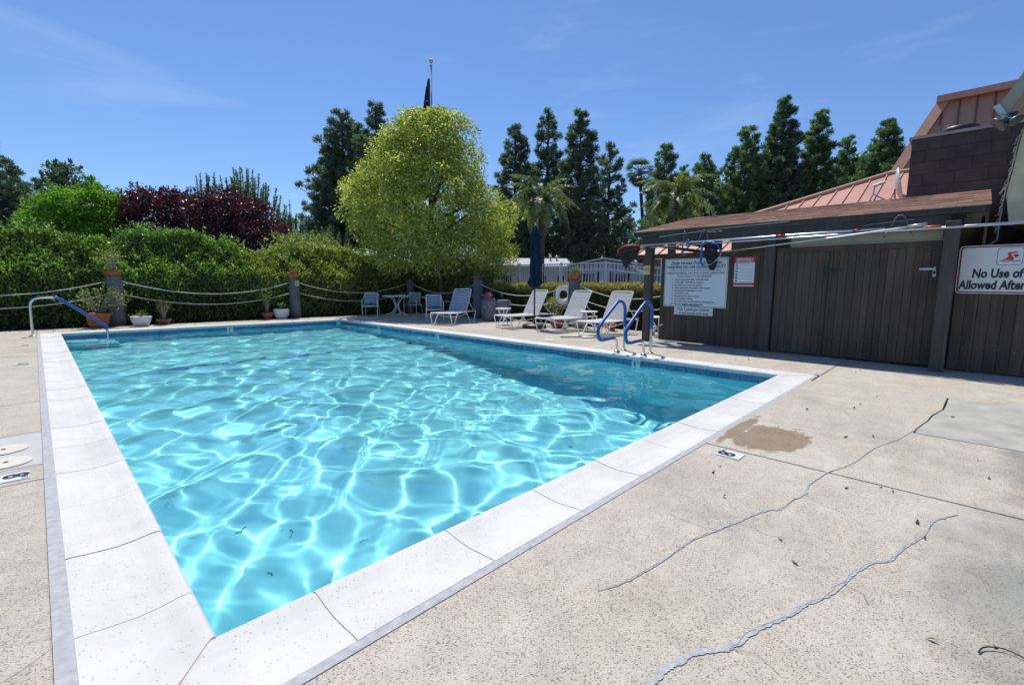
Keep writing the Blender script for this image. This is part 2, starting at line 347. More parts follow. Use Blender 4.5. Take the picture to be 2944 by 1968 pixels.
M['pink'] = simple('pink_petals', (.72, .10, .30), .6, var=.3, scale=30, bmp=0)
M['camera_grey'] = simple('lamp_housing', (.10, .115, .125), .4, metal=.4, var=.2, scale=12, bmp=0)
M['yellowed'] = simple('yellowed_soffit', (.55, .52, .34), .6, var=.2, scale=2.5, bmp=.1)
M['steel_blue'] = simple('pale_blue_lens', (.40, .60, .62), .2, var=.1, scale=5, bmp=0)

L_hedge = leaf_mat('hedge_leaf', [(0, (.065, .12, .032)), (.5, (.128, .235, .058)), (.85, (.245, .375, .11)), (1, (.44, .52, .24))], .28, .45, 1.1, .3)
L_hedge2 = leaf_mat('yellower_hedge_leaf', [(0, (.085, .13, .03)), (.5, (.20, .27, .07)), (1, (.46, .49, .22))], .28, .45, 1.1, .3)
L_lime = leaf_mat('lime_leaf', [(0, (.18, .27, .035)), (.35, (.36, .44, .065)), (.7, (.58, .62, .15)), (1, (.78, .78, .38))], .42, .47, 1.6, .30, (1.15, 1.2, .6))
L_bright = leaf_mat('bright_green_leaf', [(0, (.08, .19, .02)), (.6, (.15, .31, .03)), (1, (.25, .40, .06))], .45, .45, 1, .25)
L_plum = leaf_mat('plum_leaf', [(0, (.045, .024, .026)), (.6, (.082, .036, .042)), (1, (.19, .12, .12))], .30, .22, 1, .3, (2.0, .7, .8))
L_pine = leaf_mat('pine_needle', [(0, (.055, .095, .062)), (.6, (.115, .17, .11)), (1, (.24, .30, .21))], .42, .34, .5, .35, (1.3, 1.6, .8))
L_pine2 = leaf_mat('green_pine_needle', [(0, (.07, .13, .058)), (.6, (.14, .22, .10)), (1, (.28, .35, .17))], .42, .34, .5, .3, (1.3, 1.6, .8))
L_palm = leaf_mat('palm_leaflet', [(0, (.08, .125, .045)), (.6, (.16, .215, .085)), (1, (.36, .38, .24))], .42, .36, 1, .25)
L_low = leaf_mat('low_hedge_leaf', [(0, (.05, .08, .025)), (.6, (.10, .14, .05)), (1, (.22, .22, .10))], .38, .4, 2, .3, zred=(1.02, 1.30, [(0, (.14, .20, .05)), (.35, (.30, .32, .10)), (.75, (.42, .22, .09)), (1, (.50, .46, .24))]))
L_jade = leaf_mat('jade_leaf', [(0, (.16, .20, .06)), (.6, (.26, .30, .10)), (1, (.42, .42, .18))], .4, .3, 3, .2)
L_red = leaf_mat('reddish_succulent', [(0, (.25, .08, .05)), (1, (.40, .18, .10))], .5, .2, 3, .2, (1.3, .9, .7))
L_green = leaf_mat('fresh_leaf', [(0, (.08, .16, .03)), (1, (.18, .30, .07))], .45, .35, 3, .2)
L_pink = leaf_mat('flower_petal', [(0, (.60, .06, .22)), (1, (.78, .30, .48))], .5, .35, 3, .2, (1.2, .8, .9))
L_dry = leaf_mat('brown_stem_leaf', [(0, (.10, .07, .03)), (1, (.17, .14, .06))], .6, .3, 3, .2)

# ---------------------------------------------------------------- leaves
rng = np.random.default_rng(11)
def unit(a): return a / np.maximum(np.linalg.norm(a, axis=1, keepdims=True), 1e-9)
def leaf_object(name, pts, size, mat, parent=None, aspect=.45, axis=None, spread=.8, kind=None, fold=.25, off=None):
    n = len(pts); pts = np.asarray(pts, float)
    ax = rng.normal(size=(n, 3)); ax = unit(ax)
    if axis is not None: ax = unit(np.asarray(axis) + ax * spread)
    nr = unit(np.cross(ax, rng.normal(size=(n, 3)))); sd = np.cross(nr, ax)
    s_ = (size * rng.uniform(.65, 1.3, n))[:, None]
    b = pts - ax * s_ * .5; t = pts + ax * s_ * .5
    l = pts - sd * s_ * aspect * .5 + nr * s_ * fold * aspect; r_ = pts + sd * s_ * aspect * .5 + nr * s_ * fold * aspect
    V = np.stack([b, r_, t, l], 1).reshape(-1, 3)
    if parent is not None: V = V - np.array(parent.location)
    i = np.arange(n) * 4
    F_ = np.stack([np.stack([i, i + 1, i + 2], 1), np.stack([i, i + 2, i + 3], 1)], 1).reshape(-1, 3)
    me = bpy.data.meshes.new(name)
    me.vertices.add(len(V)); me.vertices.foreach_set('co', V.astype(np.float32).ravel())
    me.loops.add(F_.size); me.loops.foreach_set('vertex_index', F_.astype(np.int32).ravel())
    me.polygons.add(len(F_)); me.polygons.foreach_set('loop_start', np.arange(0, F_.size, 3, dtype=np.int32))
    me.update(calc_edges=True); me.materials.append(mat)
    o = link(name, me, parent)
    if kind: o['kind'] = kind
    return o
def shell(centers, radii, per, squash=.85, lo=.7, hi=1.08, lower=.35):
    """points near the outside of many leafy clumps"""
    P_, N_ = [], []
    for c, r_ in zip(centers, radii):
        k = max(3, int(per * r_ * r_)); d = unit(rng.normal(size=(k, 3)))
        keep = (d[:, 2] > -.35) | (rng.random(k) < lower); d = d[keep]
        rad = r_ * rng.uniform(lo, hi, len(d))[:, None]
        P_.append(np.array(c) + d * rad * np.array([1, 1, squash])); N_.append(d)
    return np.concatenate(P_), np.concatenate(N_)
def nz2(x, y, s=1, seed=0):
    return (np.sin(x * 2.1 * s + seed) * np.cos(y * 1.7 * s + seed * 2) + .6 * np.sin(x * 4.7 * s + 1.3 * seed + y * 2.9 * s) + .4 * np.cos(x * 9.1 * s - y * 7.3 * s + seed)) / 2

# ================================================================ SETTING: ground, deck, pool
PX, PY = 6.4, 12.54
g = MB(); o_ = 900
g.add([(-o_, -o_, -.14), (o_, -o_, -.14), (o_, o_, -.14), (-o_, o_, -.14), (-2.5, -5, -.14), (9.6, -5, -.14), (9.6, 13.9, -.14), (-2.5, 13.9, -.14)], [(0, 1, 5, 4), (1, 2, 6, 5), (2, 3, 7, 6), (3, 0, 4, 7)])
tag(g.build('ground', M['asphalt']), kind='structure')
b = MB(); b.box((4, 15.6, -.07), (16, 3.42, .10)); b.box((11.35, 6.4, -.07), (1.9, 15, .10)); tag(b.build('planting_bed_soil', M['soil']), kind='structure')

deck = thing('pool_deck', None, None, kind='structure')
base = MB()
for x0, x1, y0, y1 in ((-7, -.32, -6, 14.0), (6.72, 10.35, -6, 14.0), (-.32, 6.72, -6, -.36), (-.32, 6.72, 12.86, 14.0)):
    base.box(((x0 + x1) / 2, (y0 + y1) / 2, -.105), (x1 - x0, y1 - y0, .15))
base.build('joint_base', M['dark'], deck)
def slab(x0, x1, y0, y1, dz=0, mat=None):
    j = .011; s_ = MB()
    s_.box(((x0 + x1) / 2, (y0 + y1) / 2, -.052 + dz), (x1 - x0 - j, y1 - y0 - j, .10), bev=.004)
    return s_.build('concrete_slab', mat or M['concrete'], deck)
XL, XR, YN, YFAR = -.362, 6.755, -.380, 12.90
# left walk
ys = [-6, -1.45, -.380, 2.10, 2.42, 3.32, 4.6, 6.85, 9.2, 11.6, 12.90, 14.0]
for a_, b_ in zip(ys[:-1], ys[1:]):
    if (a_, b_) == (2.42, 3.32): continue
    slab(-2.2, XL, a_, b_, random.uniform(-.002, .002)); slab(-7, -2.2, a_, b_)
M['palepatch'] = simple('new_grey_patch', (.46, .46, .45), .85, var=.08, scale=6, bmp=.1)
slab(-2.2, XL, 2.42, 3.32, .001, M['palepatch']); slab(-7, -2.2, 2.42, 3.32)
# near apron
for x0, x1 in ((XL, 1.02 - .6), ): pass
slab(XL, 3.03, -6, YN, 0)
def slab_poly(pts, dz, mat):
    s_ = MB(); s_.sheet([(x, y_, -.102 + dz) for x, y_ in pts], (0, 0, .10)); return s_.build('concrete_slab', mat, deck)
slab_poly([(3.037, YN - .005), (3.037, -6), (4.444, -6), (4.444, -1.449), (4.6, -1.458), (5.0, -1.512), (5.25, -1.53), (5.59, -1.592), (5.9, -1.60), (6.255, -1.612), (6.255, YN - .005)], 0, M['concrete'])
M['newer'] = simple('newer_grey_concrete', (.37, .36, .32), .85, var=.2, scale=5, bmp=.15)
slab_poly([(4.458, -6), (6.255, -6), (6.255, -1.626), (5.9, -1.618), (5.59, -1.606), (5.25, -1.546), (5.0, -1.525), (4.6, -1.470), (4.458, -1.462)], .001, M['newer']); slab(6.26, 10.3, -6, -.40, 0)
# right walk
for a_, b_ in zip([-.40, 2.76, 5.18, 7.7, 10.2, 12.90], [2.76, 5.18, 7.7, 10.2, 12.90, 14.0]): slab(XR, 10.3, a_, b_, random.uniform(-.002, .002))
# far walk
for a_, b_ in zip([XL, 1.9, 4.3], [1.9, 4.3, XR]): slab(a_, b_, YFAR, 14.0, random.uniform(-.002, .002))
# mortar bead round the coping
b = MB()
b.box(((XL - .32) / 2 + .0, 6.24, -.05), (.050, 13.3, .094)); b.box((3.2, YN + .02, -.05), (7.2, .045, .094)); b.box((XR - .02, 6.24, -.05), (.05, 13.3, .094)); b.box((3.2, YFAR - .02, -.05), (7.2, .05, .094))
b.build('mortar_joint', M['mortar'], deck)
# cracks with smeared filler
def strip(name, pts, w, z, mat, jit=0, seed=1):
    rr = random.Random(seed); P_ = smooth_path([(p[0], p[1], 0) for p in pts], 12); V = []; 
    for i, p in enumerate(P_):
        t = (P_[min(i + 1, len(P_) - 1)] - P_[max(i - 1, 0)]).normalized(); n = Vector((-t.y, t.x, 0)); ww = w(i / len(P_)) if callable(w) else w
        ja = .6 * (ja if i else 0) + rr.uniform(-jit, jit) * .8; wa = .55 * (wa if i else .5) + .45 * rr.uniform(.15, .95); wb = .55 * (wb if i else .5) + .45 * rr.uniform(.15, .95)
        q = p + n * ja
        V += [(q + n * ww * wa).to_tuple(), (q - n * ww * wb).to_tuple()]
    V = [(x, y, z) for x, y, _ in V]
    mb = MB(); mb.add(V, [(2 * i, 2 * i + 1, 2 * i + 3, 2 * i + 2) for i in range(len(P_) - 1)]); return mb.build(name, mat, deck)
C1 = [(4.52, -1.45), (4.14, -1.38), (3.81, -1.29), (3.31, -1.22), (3.02, -1.14), (2.73, -1.1), (2.58, -1.11), (2.43, -1.08), (2.28, -1.06), (2.2, -1.01), (1.95, -.94), (1.84, -.91), (1.66, -.86), (1.52, -.85), (1.41, -.84), (1.29, -.82), (1.18, -.8), (1.07, -.76)]
C2 = [(2.86, -1.72), (2.76, -1.67), (2.65, -1.63), (2.48, -1.61), (2.26, -1.55), (2.11, -1.52), (2.03, -1.47), (1.91, -1.43), (1.79, -1.41), (1.66, -1.38), (1.56, -1.34), (1.45, -1.31), (1.37, -1.28), (1.26, -1.24), (1.13, -1.21), (1.05, -1.15), (.97, -1.12), (.9, -1.1), (.8, -1.09), (.68, -1.05)]
strip('crack_filler', C1, lambda t: .004 + .009 * (1 - abs(2 * t - 1)), .0009, M['crackfill'], .002, 3); strip('crack', C1, .0012, .0012, M['dark'], .004, 4)
strip('crack_filler', C2, lambda t: .006 + .018 * t, .0009, M['crackfill'], .002, 5); strip('crack', C2[:15], .0011, .0012, M['dark'], .005, 6)
strip('crack', [(1.83, -.67), (1.82, -.75), (1.82, -.84), (1.84, -.91)], .0016, .002, M['dark'], .004, 7)
strip('crack', [(1.79, -1.41), (1.77, -1.43), (1.76, -1.47), (1.70, -1.50)], .0016, .002, M['dark'], .003, 8)
strip('crack_filler', [(1.72, -2.05), (1.64, -1.96), (1.60, -1.93)], .018, .0009, M['crackfill'], .004, 10)
M['pale'] = simple('pale_cement', (.60, .56, .48), .9, var=.08, scale=20, bmp=.1)
for k, pts_ in enumerate(([(2.58, -1.11), (2.50, -1.20), (2.45, -1.33), (2.36, -1.40)], [(1.95, -.94), (1.98, -1.02), (1.96, -1.10), (2.01, -1.19)], [(3.31, -1.22), (3.36, -1.10), (3.45, -1.02)], [(2.26, -1.55), (2.20, -1.62), (2.21, -1.70)], [(1.13, -1.21), (1.16, -1.28), (1.13, -1.36)], [(-.9, .2), (-.7, .28), (-.5, .22), (-.37, .30)])):
    strip('crack', pts_, .0011, .0012, M['dark'], .004, 20 + k)
def text(name, body, size, mat, parent, loc, rot, align='CENTER', bold=.0, shear=0, ext=.0006, sxy=(1, 1)):
    cu = bpy.data.curves.new(name, 'FONT'); cu.body = body; cu.size = size; cu.align_x = align; cu.align_y = 'CENTER'; cu.offset = bold; cu.shear = shear; cu.extrude = ext; cu.resolution_u = 3
    cu.materials.append(mat); o = link(name, cu, parent); o.location = loc; o.rotation_euler = rot; o.scale = (sxy[0], sxy[1], 1); return o

# depth markers lying on the deck: figure reads from the water side
def deck_marker(x, y, rz, body, lab, w=.15, num_off=.015):
    t = thing('depth_marker', lab, 'pool marker', (x, y, .001), rz)
    m_ = MB(); m_.box((0, 0, .001), (w, .152, .006)); m_.build('tile_plate', M['signwhite'], t)
    text('numeral', body, .15, M['ink'], t, (-.012, num_off, .0055), (0, 0, 0), bold=.004)
    text('unit_lettering', 'FT.', .035, M['ink'], t, (.048, .055, .0055), (0, 0, 0))
    return t
deck_marker(2.905, -.60, 0, '8', 'white depth tile marked 8 on the near deck beside the damp stain', w=.13)
deck_marker(-.50, 2.24, PI / 2 + PI, '8', 'white depth tile marked 8 on the left walk below the round skimmer lids')
deck_marker(-.53, 7.58, -PI / 2, '6', 'small white depth tile on the left walk, halfway to the handrail')
deck_marker(-.545, 10.24, -PI / 2, '4', 'small white depth tile on the left walk nearest the handrail')
for (x, y, lab) in ((-.55, 2.92, 'round white skimmer lid on the left walk, the farther of two'), (-.53, 2.58, 'round white skimmer lid on the left walk, just above the 8 tile'), (7.05, 4.45, 'pale skimmer lid set in the right deck near the chaise longues')):
    t = thing('skimmer_lid', lab, 'skimmer lid', (x, y, .0015))
    m_ = MB(); m_.lathe([(.118, 0), (.120, .003), (.116, .006), (.10, .0065)], n=36); m_.build('cover', M['pale'] if x < 0 else M['whitepot'], t)
    m_ = MB(); m_.lathe([(.012, .0066), (.012, .009)], n=12); m_.build('finger_hole', M['dark'], t)
# ------------------------------------------------ pool
pool = thing('swimming_pool', None, None, kind='structure')
WL = -.145
zs = [(-.02, -2.35), (4.6, -2.35), (8.0, -1.45), (PY, -1.12)]
v = []
for y, z in zs: v += [(-0.0, y, z), (PX, y, z)]
v[0] = (0, 0, -2.35); v[1] = (PX, 0, -2.35)
fc = [(0, 1, 3, 2), (2, 3, 5, 4), (4, 5, 7, 6)]
v += [(0, 0, -.06), (PX, 0, -.06), (0, PY, -.06), (PX, PY, -.06)]
fc += [(0, 8, 9, 1), (6, 7, 11, 10), (0, 2, 4, 6, 10, 8), (1, 9, 11, 7, 5, 3)]
b = MB(); b.add(v, fc); basin = b.build('basin', M['plaster'], pool); basin.cycles.is_caustics_receiver = True
# main drain and tile stripe on the slope break
b = MB(); b.add([(0.01, 8.02, -1.440), (PX - .01, 8.02, -1.440), (PX - .01, 8.14, -1.432), (0.01, 8.14, -1.432)], [(0, 1, 2, 3)]); o = b.build('floor_stripe', M['stripe'], pool); o.cycles.is_caustics_receiver = True
# corner entry steps under the handrail
b = MB(); b.box((.45, 12.02, -.80), (.9, 1.04, .64)); b.box((.30, 12.17, -.34), (.60, .74, .28)); o = b.build('entry_steps', M['plaster'], pool); o.cycles.is_caustics_receiver = True
b = MB(); b.box((.45, 11.515, -.477), (.9, .03, .012)); b.box((.885, 12.02, -.477), (.03, .98, .012)); b.box((.30, 11.815, -.197), (.6, .03, .012)); b.box((.585, 12.17, -.197), (.03, .68, .012))
o = b.build('step_edging', M['stripe'], pool); o.cycles.is_caustics_receiver = True
# coping stones
PROF = [(0, -.012), (.025, -.002), (.10, -.003), (.28, -.010), (.5, -.015), (.70, -.010), (.86, -.001), (.93, 0), (.965, -.004), (.99, -.014), (1, -.026)]
def coping(oa, ia, ib, ob, e=0):
    """a stone from its two outer corners (oa, ob) to its two inner ones (ia, ib), top dished behind a rolled lip"""
    V_ = []; jit = [random.uniform(-.0012, .0012) for _ in range(4)]
    for (o2, i2) in ((oa, ia), (ob, ib)):
        for q, z_ in PROF: V_.append((o2[0] + (i2[0] - o2[0]) * q, o2[1] + (i2[1] - o2[1]) * q, z_ + e))
        V_ += [(i2[0], i2[1], -.060), (o2[0], o2[1], -.060)]
    n_ = len(PROF) + 2; m_ = MB()
    m_.add(V_, [(k, (k + 1) % n_, n_ + (k + 1) % n_, n_ + k) for k in range(n_)] + [tuple(range(n_ - 1, -1, -1)), tuple(range(n_, 2 * n_))])
    return m_.build('coping_stone', M['coping'], pool)
j = .0034; cw = .325; nw = .352
def seq(a, b_, first, step):
    out = [a]; x = a + first
    while x < b_ - .15: out.append(x); x += step
    return out + [b_]
nose = .012
def pairs(l): return list(zip(l[:-1], l[1:]))
for k, (a_, b_) in enumerate(pairs(seq(0, PY, .31, .612))):
    e = random.uniform(-.0012, .0012); ca = a_ + j; cb = b_ - j; last = b_ == PY
    coping((-cw, ca if k else -nw + j * 2), (nose, ca if k else nose + j * 2), (nose, cb if not last else PY - nose), (-cw, cb if not last else PY + cw), e)
    coping((PX + cw, ca if k else -nw + .006), (PX - nose, ca if k else nose), (PX - nose, cb if not last else PY - nose), (PX + cw, cb if not last else PY + cw), e)
for k, (a_, b_) in enumerate(pairs(seq(0, PX, .32, .612))):
    e = random.uniform(-.0012, .0012); last = b_ == PX; x0, x1 = a_ + j, b_ - j
    coping((x0 if k else -cw + j * 3, -nw), (x0 if k else nose + j * 3, nose), (x1 if not last else PX - nose - j * 2, nose), (x1 if not last else PX + cw - j * 3, -nw), e)
    coping((x0 if k else -cw + j * 2, PY + cw), (x0 if k else nose + j * 2, PY - nose), (x1 if not last else PX - nose - j * 2, PY - nose), (x1 if not last else PX + cw - j * 2, PY + cw), e)
# mortar bed under the stones, following the same dished section, seen in the joints
b = MB()
def bed(oa, ia, ib, ob, e):
    V_ = []
    for (o2, i2) in ((oa, ia), (ob, ib)):
        for q, z_ in PROF: V_.append((o2[0] + (i2[0] - o2[0]) * q, o2[1] + (i2[1] - o2[1]) * q, z_ + e))
        V_ += [(i2[0], i2[1], -.058), (o2[0], o2[1], -.058)]
    n_ = len(PROF) + 2; b.add(V_, [(k, (k + 1) % n_, n_ + (k + 1) % n_, n_ + k) for k in range(n_)] + [tuple(range(n_ - 1, -1, -1)), tuple(range(n_, 2 * n_))])
q_ = .004
bed((-cw + q_, -nw + q_), (nose - q_, nose - q_), (nose - q_, PY - nose + q_), (-cw + q_, PY + cw - q_), -.0030)
bed((PX + cw - q_, -nw + q_), (PX - nose + q_, nose - q_), (PX - nose + q_, PY - nose + q_), (PX + cw - q_, PY + cw - q_), -.0030)
bed((-cw + q_, -nw + q_), (nose - q_, nose - q_), (PX - nose + q_, nose - q_), (PX + cw - q_, -nw + q_), -.0034)
bed((-cw + q_, PY + cw - q_), (nose - q_, PY - nose + q_), (PX - nose + q_, PY - nose + q_), (PX + cw - q_, PY + cw - q_), -.0034)
b.build('joint_grout', M['grout'], pool)
# waterline tiles
tw = .1524
def tmesh(w, h, d):
    m_ = MB(); m_.box((0, 0, 0), (w, d, h), bev=.002); me = bpy.data.meshes.new('tile'); me.from_pydata(m_.v, [], m_.f); me.materials.append(M['tile']); return me
tme = tmesh(tw - .006, .150, .012)
marks = {}
def wall_marker(x, y, rz, body, lab):
    t = thing('depth_marker', lab, 'pool marker', (x, y, -.1115), rz)
    m_ = MB(); m_.box((0, 0, -.0235), (tw - .006, .016, .105)); m_.build('tile_plate', M['signwhite'], t)
    text('numeral', body, .085, M['ink'], t, (-.022, -.0085, -.012), (R(90), 0, 0), bold=.003)
    text('unit_lettering', 'FT', .032, M['ink'], t, (.045, -.0085, .008), (R(90), 0, 0), bold=.0008)
def tiles(n, fn, rz, skip):
    for k in range(n):
        x, y = fn(k)
        if k in skip: wall_marker(x, y, rz, *skip[k]); continue
        t_ = link('tile', tme, pool); t_.location = (x, y, -.1375); t_.rotation_euler = (0, 0, rz); t_.cycles.is_caustics_receiver = True
tiles(int(PY / tw), lambda k: (PX - .007, tw * (k + .5) + .01), -PI / 2, {13: ('8', 'white 8 FT depth tile in the waterline just under the ladder rails'), 48: ('5', 'white depth tile in the right waterline, the nearer of the two far ones'), 66: ('4', 'white depth tile in the right waterline, closest to the far corner')})
tiles(int(PX / tw), lambda k: (tw * (k + .5) + .02, PY - .007), 0, {21: ('4', 'white 4 FT depth tile in the far waterline below the chain of ropes')})
tiles(int(PY / tw), lambda k: (.007, tw * (k + .5) + .01), PI / 2, {})
tiles(int(PX / tw), lambda k: (tw * (k + .5) + .02, .007), PI, {})
b = MB(); rr_ = random.Random(12)
for k in range(26):
    x, y_, a = (rr_.gauss(1.55, .22), rr_.gauss(1.15, .25), rr_.uniform(0, 6.28)) if k < 16 else (rr_.uniform(.6, 5.6), rr_.uniform(.6, 4.2), rr_.uniform(0, 6.28))
    l = rr_.uniform(.03, .12); b.tube([(x, y_, -2.342), (x + l * math.cos(a) * .5, y_ + l * math.sin(a) * .5, -2.340), (x + l * math.cos(a + .5), y_ + l * math.sin(a + .5), -2.342)], .004, 4)
o = b.build('sunken_debris', M['twig'], pool); o['kind'] = 'stuff'; o.cycles.is_caustics_receiver = True
# water surface, real ripples
nx, ny = 360, 706
rw = np.random.default_rng(3)
gx = np.linspace(-.01, PX + .01, nx); gy = np.linspace(-.01, PY + .01, ny); xx, yy = np.meshgrid(gx, gy)
z = np.zeros_like(xx)
for lam, amp, n in ((1.9, .0050, 6), (1.05, .0048, 10), (.60, .0042, 14), (.36, .0015, 14), (.17, .00016, 10)):
    for i in range(n):
        a = rw.uniform(0, 2 * np.pi); l = lam * rw.uniform(.75, 1.3); k = 2 * np.pi / l
        wx = xx + .25 * np.sin(yy * 1.3 + i + lam * 7) + .1 * np.sin(yy * 3.1 + i); wy = yy + .25 * np.sin(xx * 1.1 + 2 * i + lam * 3) + .1 * np.sin(xx * 2.7 - i)
        z += amp / np.sqrt(n) * 1.4 * np.sin(k * (np.cos(a) * wx + np.sin(a) * wy) + rw.uniform(0, 6.28))
V = np.stack([xx.ravel(), yy.ravel(), z.ravel() + WL], 1).astype(np.float32); idx = np.arange(nx * ny).reshape(ny, nx)
Q = np.stack([idx[:-1, :-1].ravel(), idx[:-1, 1:].ravel(), idx[1:, 1:].ravel(), idx[1:, :-1].ravel()], 1).astype(np.int32)
me = bpy.data.meshes.new('water'); me.vertices.add(len(V)); me.vertices.foreach_set('co', V.ravel()); me.loops.add(Q.size); me.loops.foreach_set('vertex_index', Q.ravel())
me.polygons.add(len(Q)); me.polygons.foreach_set('loop_start', np.arange(0, Q.size, 4, dtype=np.int32)); me.update(calc_edges=True); me.shade_smooth()
wm, nt, bs = nodes('pool_water'); bs.inputs['Base Color'].default_value = (.90, .985, 1, 1); bs.inputs['Roughness'].default_value = 0
bs.inputs['Transmission Weight'].default_value = 1; bs.inputs['IOR'].default_value = 1.33
me.materials.append(wm); wo = link('water', me); tag(wo, kind='structure'); wo.cycles.is_caustics_caster = True

# ---------------------------------------------------------------- pool ladder rails and handrail
prof = [(6.90, 0), (6.90, .36), (6.90, .64), (6.88, .77), (6.80, .85), (6.71, .865), (6.60, .83), (6.18, .53), (6.09, .44), (6.07, .36), (6.11, .27), (6.21, .235), (6.50, .245), (6.60, .225), (6.655, .15), (6.67, 0)]
def rail(y, lab):
    t = thing('ladder_rail', lab, 'pool ladder', (6.78, y, 0), 0, 'blue sleeved ladder rails at the deep end')
    P_ = smooth_path([(x, 0, z_) for x, z_ in prof], 6); P_ = [(p.x - 6.78, p.y, p.z) for p in P_]
    m_ = MB(); m_.tube(P_, .0215, 12); m_.build('steel_tube', M['chrome'], t, True)
    m_ = MB(); m_.tube(P_[7:76], .0275, 12); m_.build('blue_sleeve', M['sleeve'], t, True)
    for x in (.12, -.11):
        m_ = MB(); m_.lathe([(.052, 0), (.052, .008), (.03, .022), (.024, .024)], (x, 0, .001), 18); m_.build('base_flange', M['chrome'], t, True)
    return t
rail(2.60, 'blue sleeved steel ladder rail on the right coping, the farther of the pair')
rail(2.09, 'blue sleeved steel ladder rail on the right coping, nearer of the pair')
t = thing('handrail', 'curved steel handrail with blue sleeve running down into the shallow end corner', 'handrail', (-.42, 12.15, 0))
P_ = smooth_path([(-.42, 12.15, 0), (-.42, 12.15, .25), (-.41, 12.15, .60), (-.385, 12.15, .72), (-.29, 12.15, .79), (-.06, 12.15, .795), (.06, 12.15, .745), (.68, 12.15, .20), (.74, 12.15, .10), (.75, 12.15, -.05), (.75, 12.15, -.5)], 6)
m_ = W(); m_.tube(P_, .024, 12); o = m_.build('steel_tube', M['chrome'], t, True); o.cycles.is_caustics_receiver = True
m_ = W(); m_.tube(P_[31:50], .030, 12); m_.build('blue_sleeve', M['sleeve'], t, True)
m_ = W(); m_.lathe([(.06, 0), (.06, .01), (.035, .025)], (-.42, 12.15, .001), 18); m_.build('base_flange', M['chrome'], t, True)

# fallen leaves and specks of litter
n = 420; u_ = rng.random(n); lx_ = np.where(u_ < .55, rng.uniform(-1.5, 10, n), rng.uniform(6.9, 10.2, n)); ly_ = np.where(u_ < .55, rng.normal(13.55, .25, n), rng.uniform(-1, 13.5, n))
k_ = rng.random(n) < .06; lx_[k_] = rng.uniform(1.2, 6, k_.sum()); ly_[k_] = rng.uniform(-1.9, -.6, k_.sum())
leaf_object('fallen_leaves', np.stack([lx_, ly_, np.full(n, .006)], 1), .035, L_dry, None, axis=None, spread=.3, kind='stuff')
# ================================================================ SHED with plank front
fx = lambda y: 8.47 + .0503 * (y + 2.3)
shed = thing('pool_shed', 'dark brown plank pump shed with low terracotta shingle roof beside the pool', 'shed', (8.6, .5, 0))
SB = Vector((8.6, .5, 0))
rzf = math.atan(.0503) * -1.0
def plank(y, w, z0, z1, dog=True, off=0.0, name='plank', par=None):
    x = fx(y) + off; d = .02; c = .018 if dog else 0.001
    m_ = MB(); h = w / 2 - .0025
    pr = [(-h, z0), (h, z0), (h, z1 - c), (h - c, z1), (-h + c, z1), (-h, z1 - c)]
    r3 = -rzf
    V_ = []
    for q in (0, d):
        for (yy_, zz_) in pr: V_.append((x + q - SB.x + .0503 * yy_, y + yy_ - SB.y, zz_))
    n = 6; m_.add(V_, [tuple(range(n)), tuple(range(2 * n - 1, n - 1, -1))] + [(i, n + i, n + (i + 1) % n, (i + 1) % n) for i in range(n)])
    return m_.build(name, M['plank'], par or shed)
y = 2.87
rp_ = random.Random(4)
while y > .93:
    w = .118; plank(y - w / 2, w, .02, 1.705 + rp_.uniform(-.006, .006), off=rp_.uniform(-.002, .002)); y -= w
gate = MB()
y = .72
while y > -1.36:
    w = rp_.choice((.085, .10, .112)); w = min(w, y + 1.37)
    if w < .03: break
    plank(y - w / 2, w, .035, 1.70 + rp_.uniform(-.004, .004), dog=False, off=rp_.uniform(-.002, .002)); y -= w
y = -1.55
while y > -4.2:
    w = .118; plank(y - w / 2, w, .02, 1.70 + rp_.uniform(-.006, .006), off=rp_.uniform(-.002, .002)); y -= w
def sb(name, mat, *boxes, smooth=False):
    m_ = W()
    for q in boxes: m_.box(*q[:2], **(q[2] if len(q) > 2 else {}))
    return m_.build(name, mat, shed, smooth)
sb('gate_header', M['plank'], ((fx(-.3) + .014, -.32, 1.745), (.03, 2.08, .085), dict(rz=rzf)))
sb('cream_beam', M['cream'], ((fx(-.4) + .05, -.42, 1.865), (.10, 1.88, .145), dict(rz=rzf)))
sb('cream_beam_trim', M['cream'], ((fx(-.4) + .035, -.42, 1.80), (.11, 1.88, .012), dict(rz=rzf)))
sb('end_panel', M['plank'], ((9.3, -1.765, 1.1), (1.62, .03, 2.2)))
sb('gap_light_blocker', M['dark'], ((fx(-.7) + .06, -.7, .86), (.02, 7.0, 1.66), dict(rz=rzf)))  # dark sheet added behind the planks to stop sunlight showing through gaps
# posts
sb('post', M['post'], ((8.535, 3.04, 1.0), (.14, .15, 2.0), dict(bev=.006)))
sb('post', M['post'], ((8.625, .82, 1.0), (.13, .17, 2.0), dict(bev=.006)))
sb('post', M['post'], ((8.30, -1.455, 1.01), (.21, .155, 2.02), dict(bev=.006)))
# fascia boards and beam
EX = 8.35
sb('fascia_board', M['fascia'], ((EX + .012, .78, 2.165), (.03, 5.06, .085)))
sb('fascia_board', M['fascia'], ((EX + .045, .86, 2.035), (.03, 4.56, .168)))
sb('beam', M['fascia'], ((8.53, .78, 2.055), (.12, 4.7, .11)))
sb('fascia_board', M['fascia'], ((9.18, -1.735, 2.32), (1.66, .03, .10), dict(M=Matrix.Rotation(-math.atan(.42 / 1.65), 3, 'Y'))))
sb('soffit_board', M['fascia'], ((8.47, -1.63, 1.99), (.24, .16, .12)))
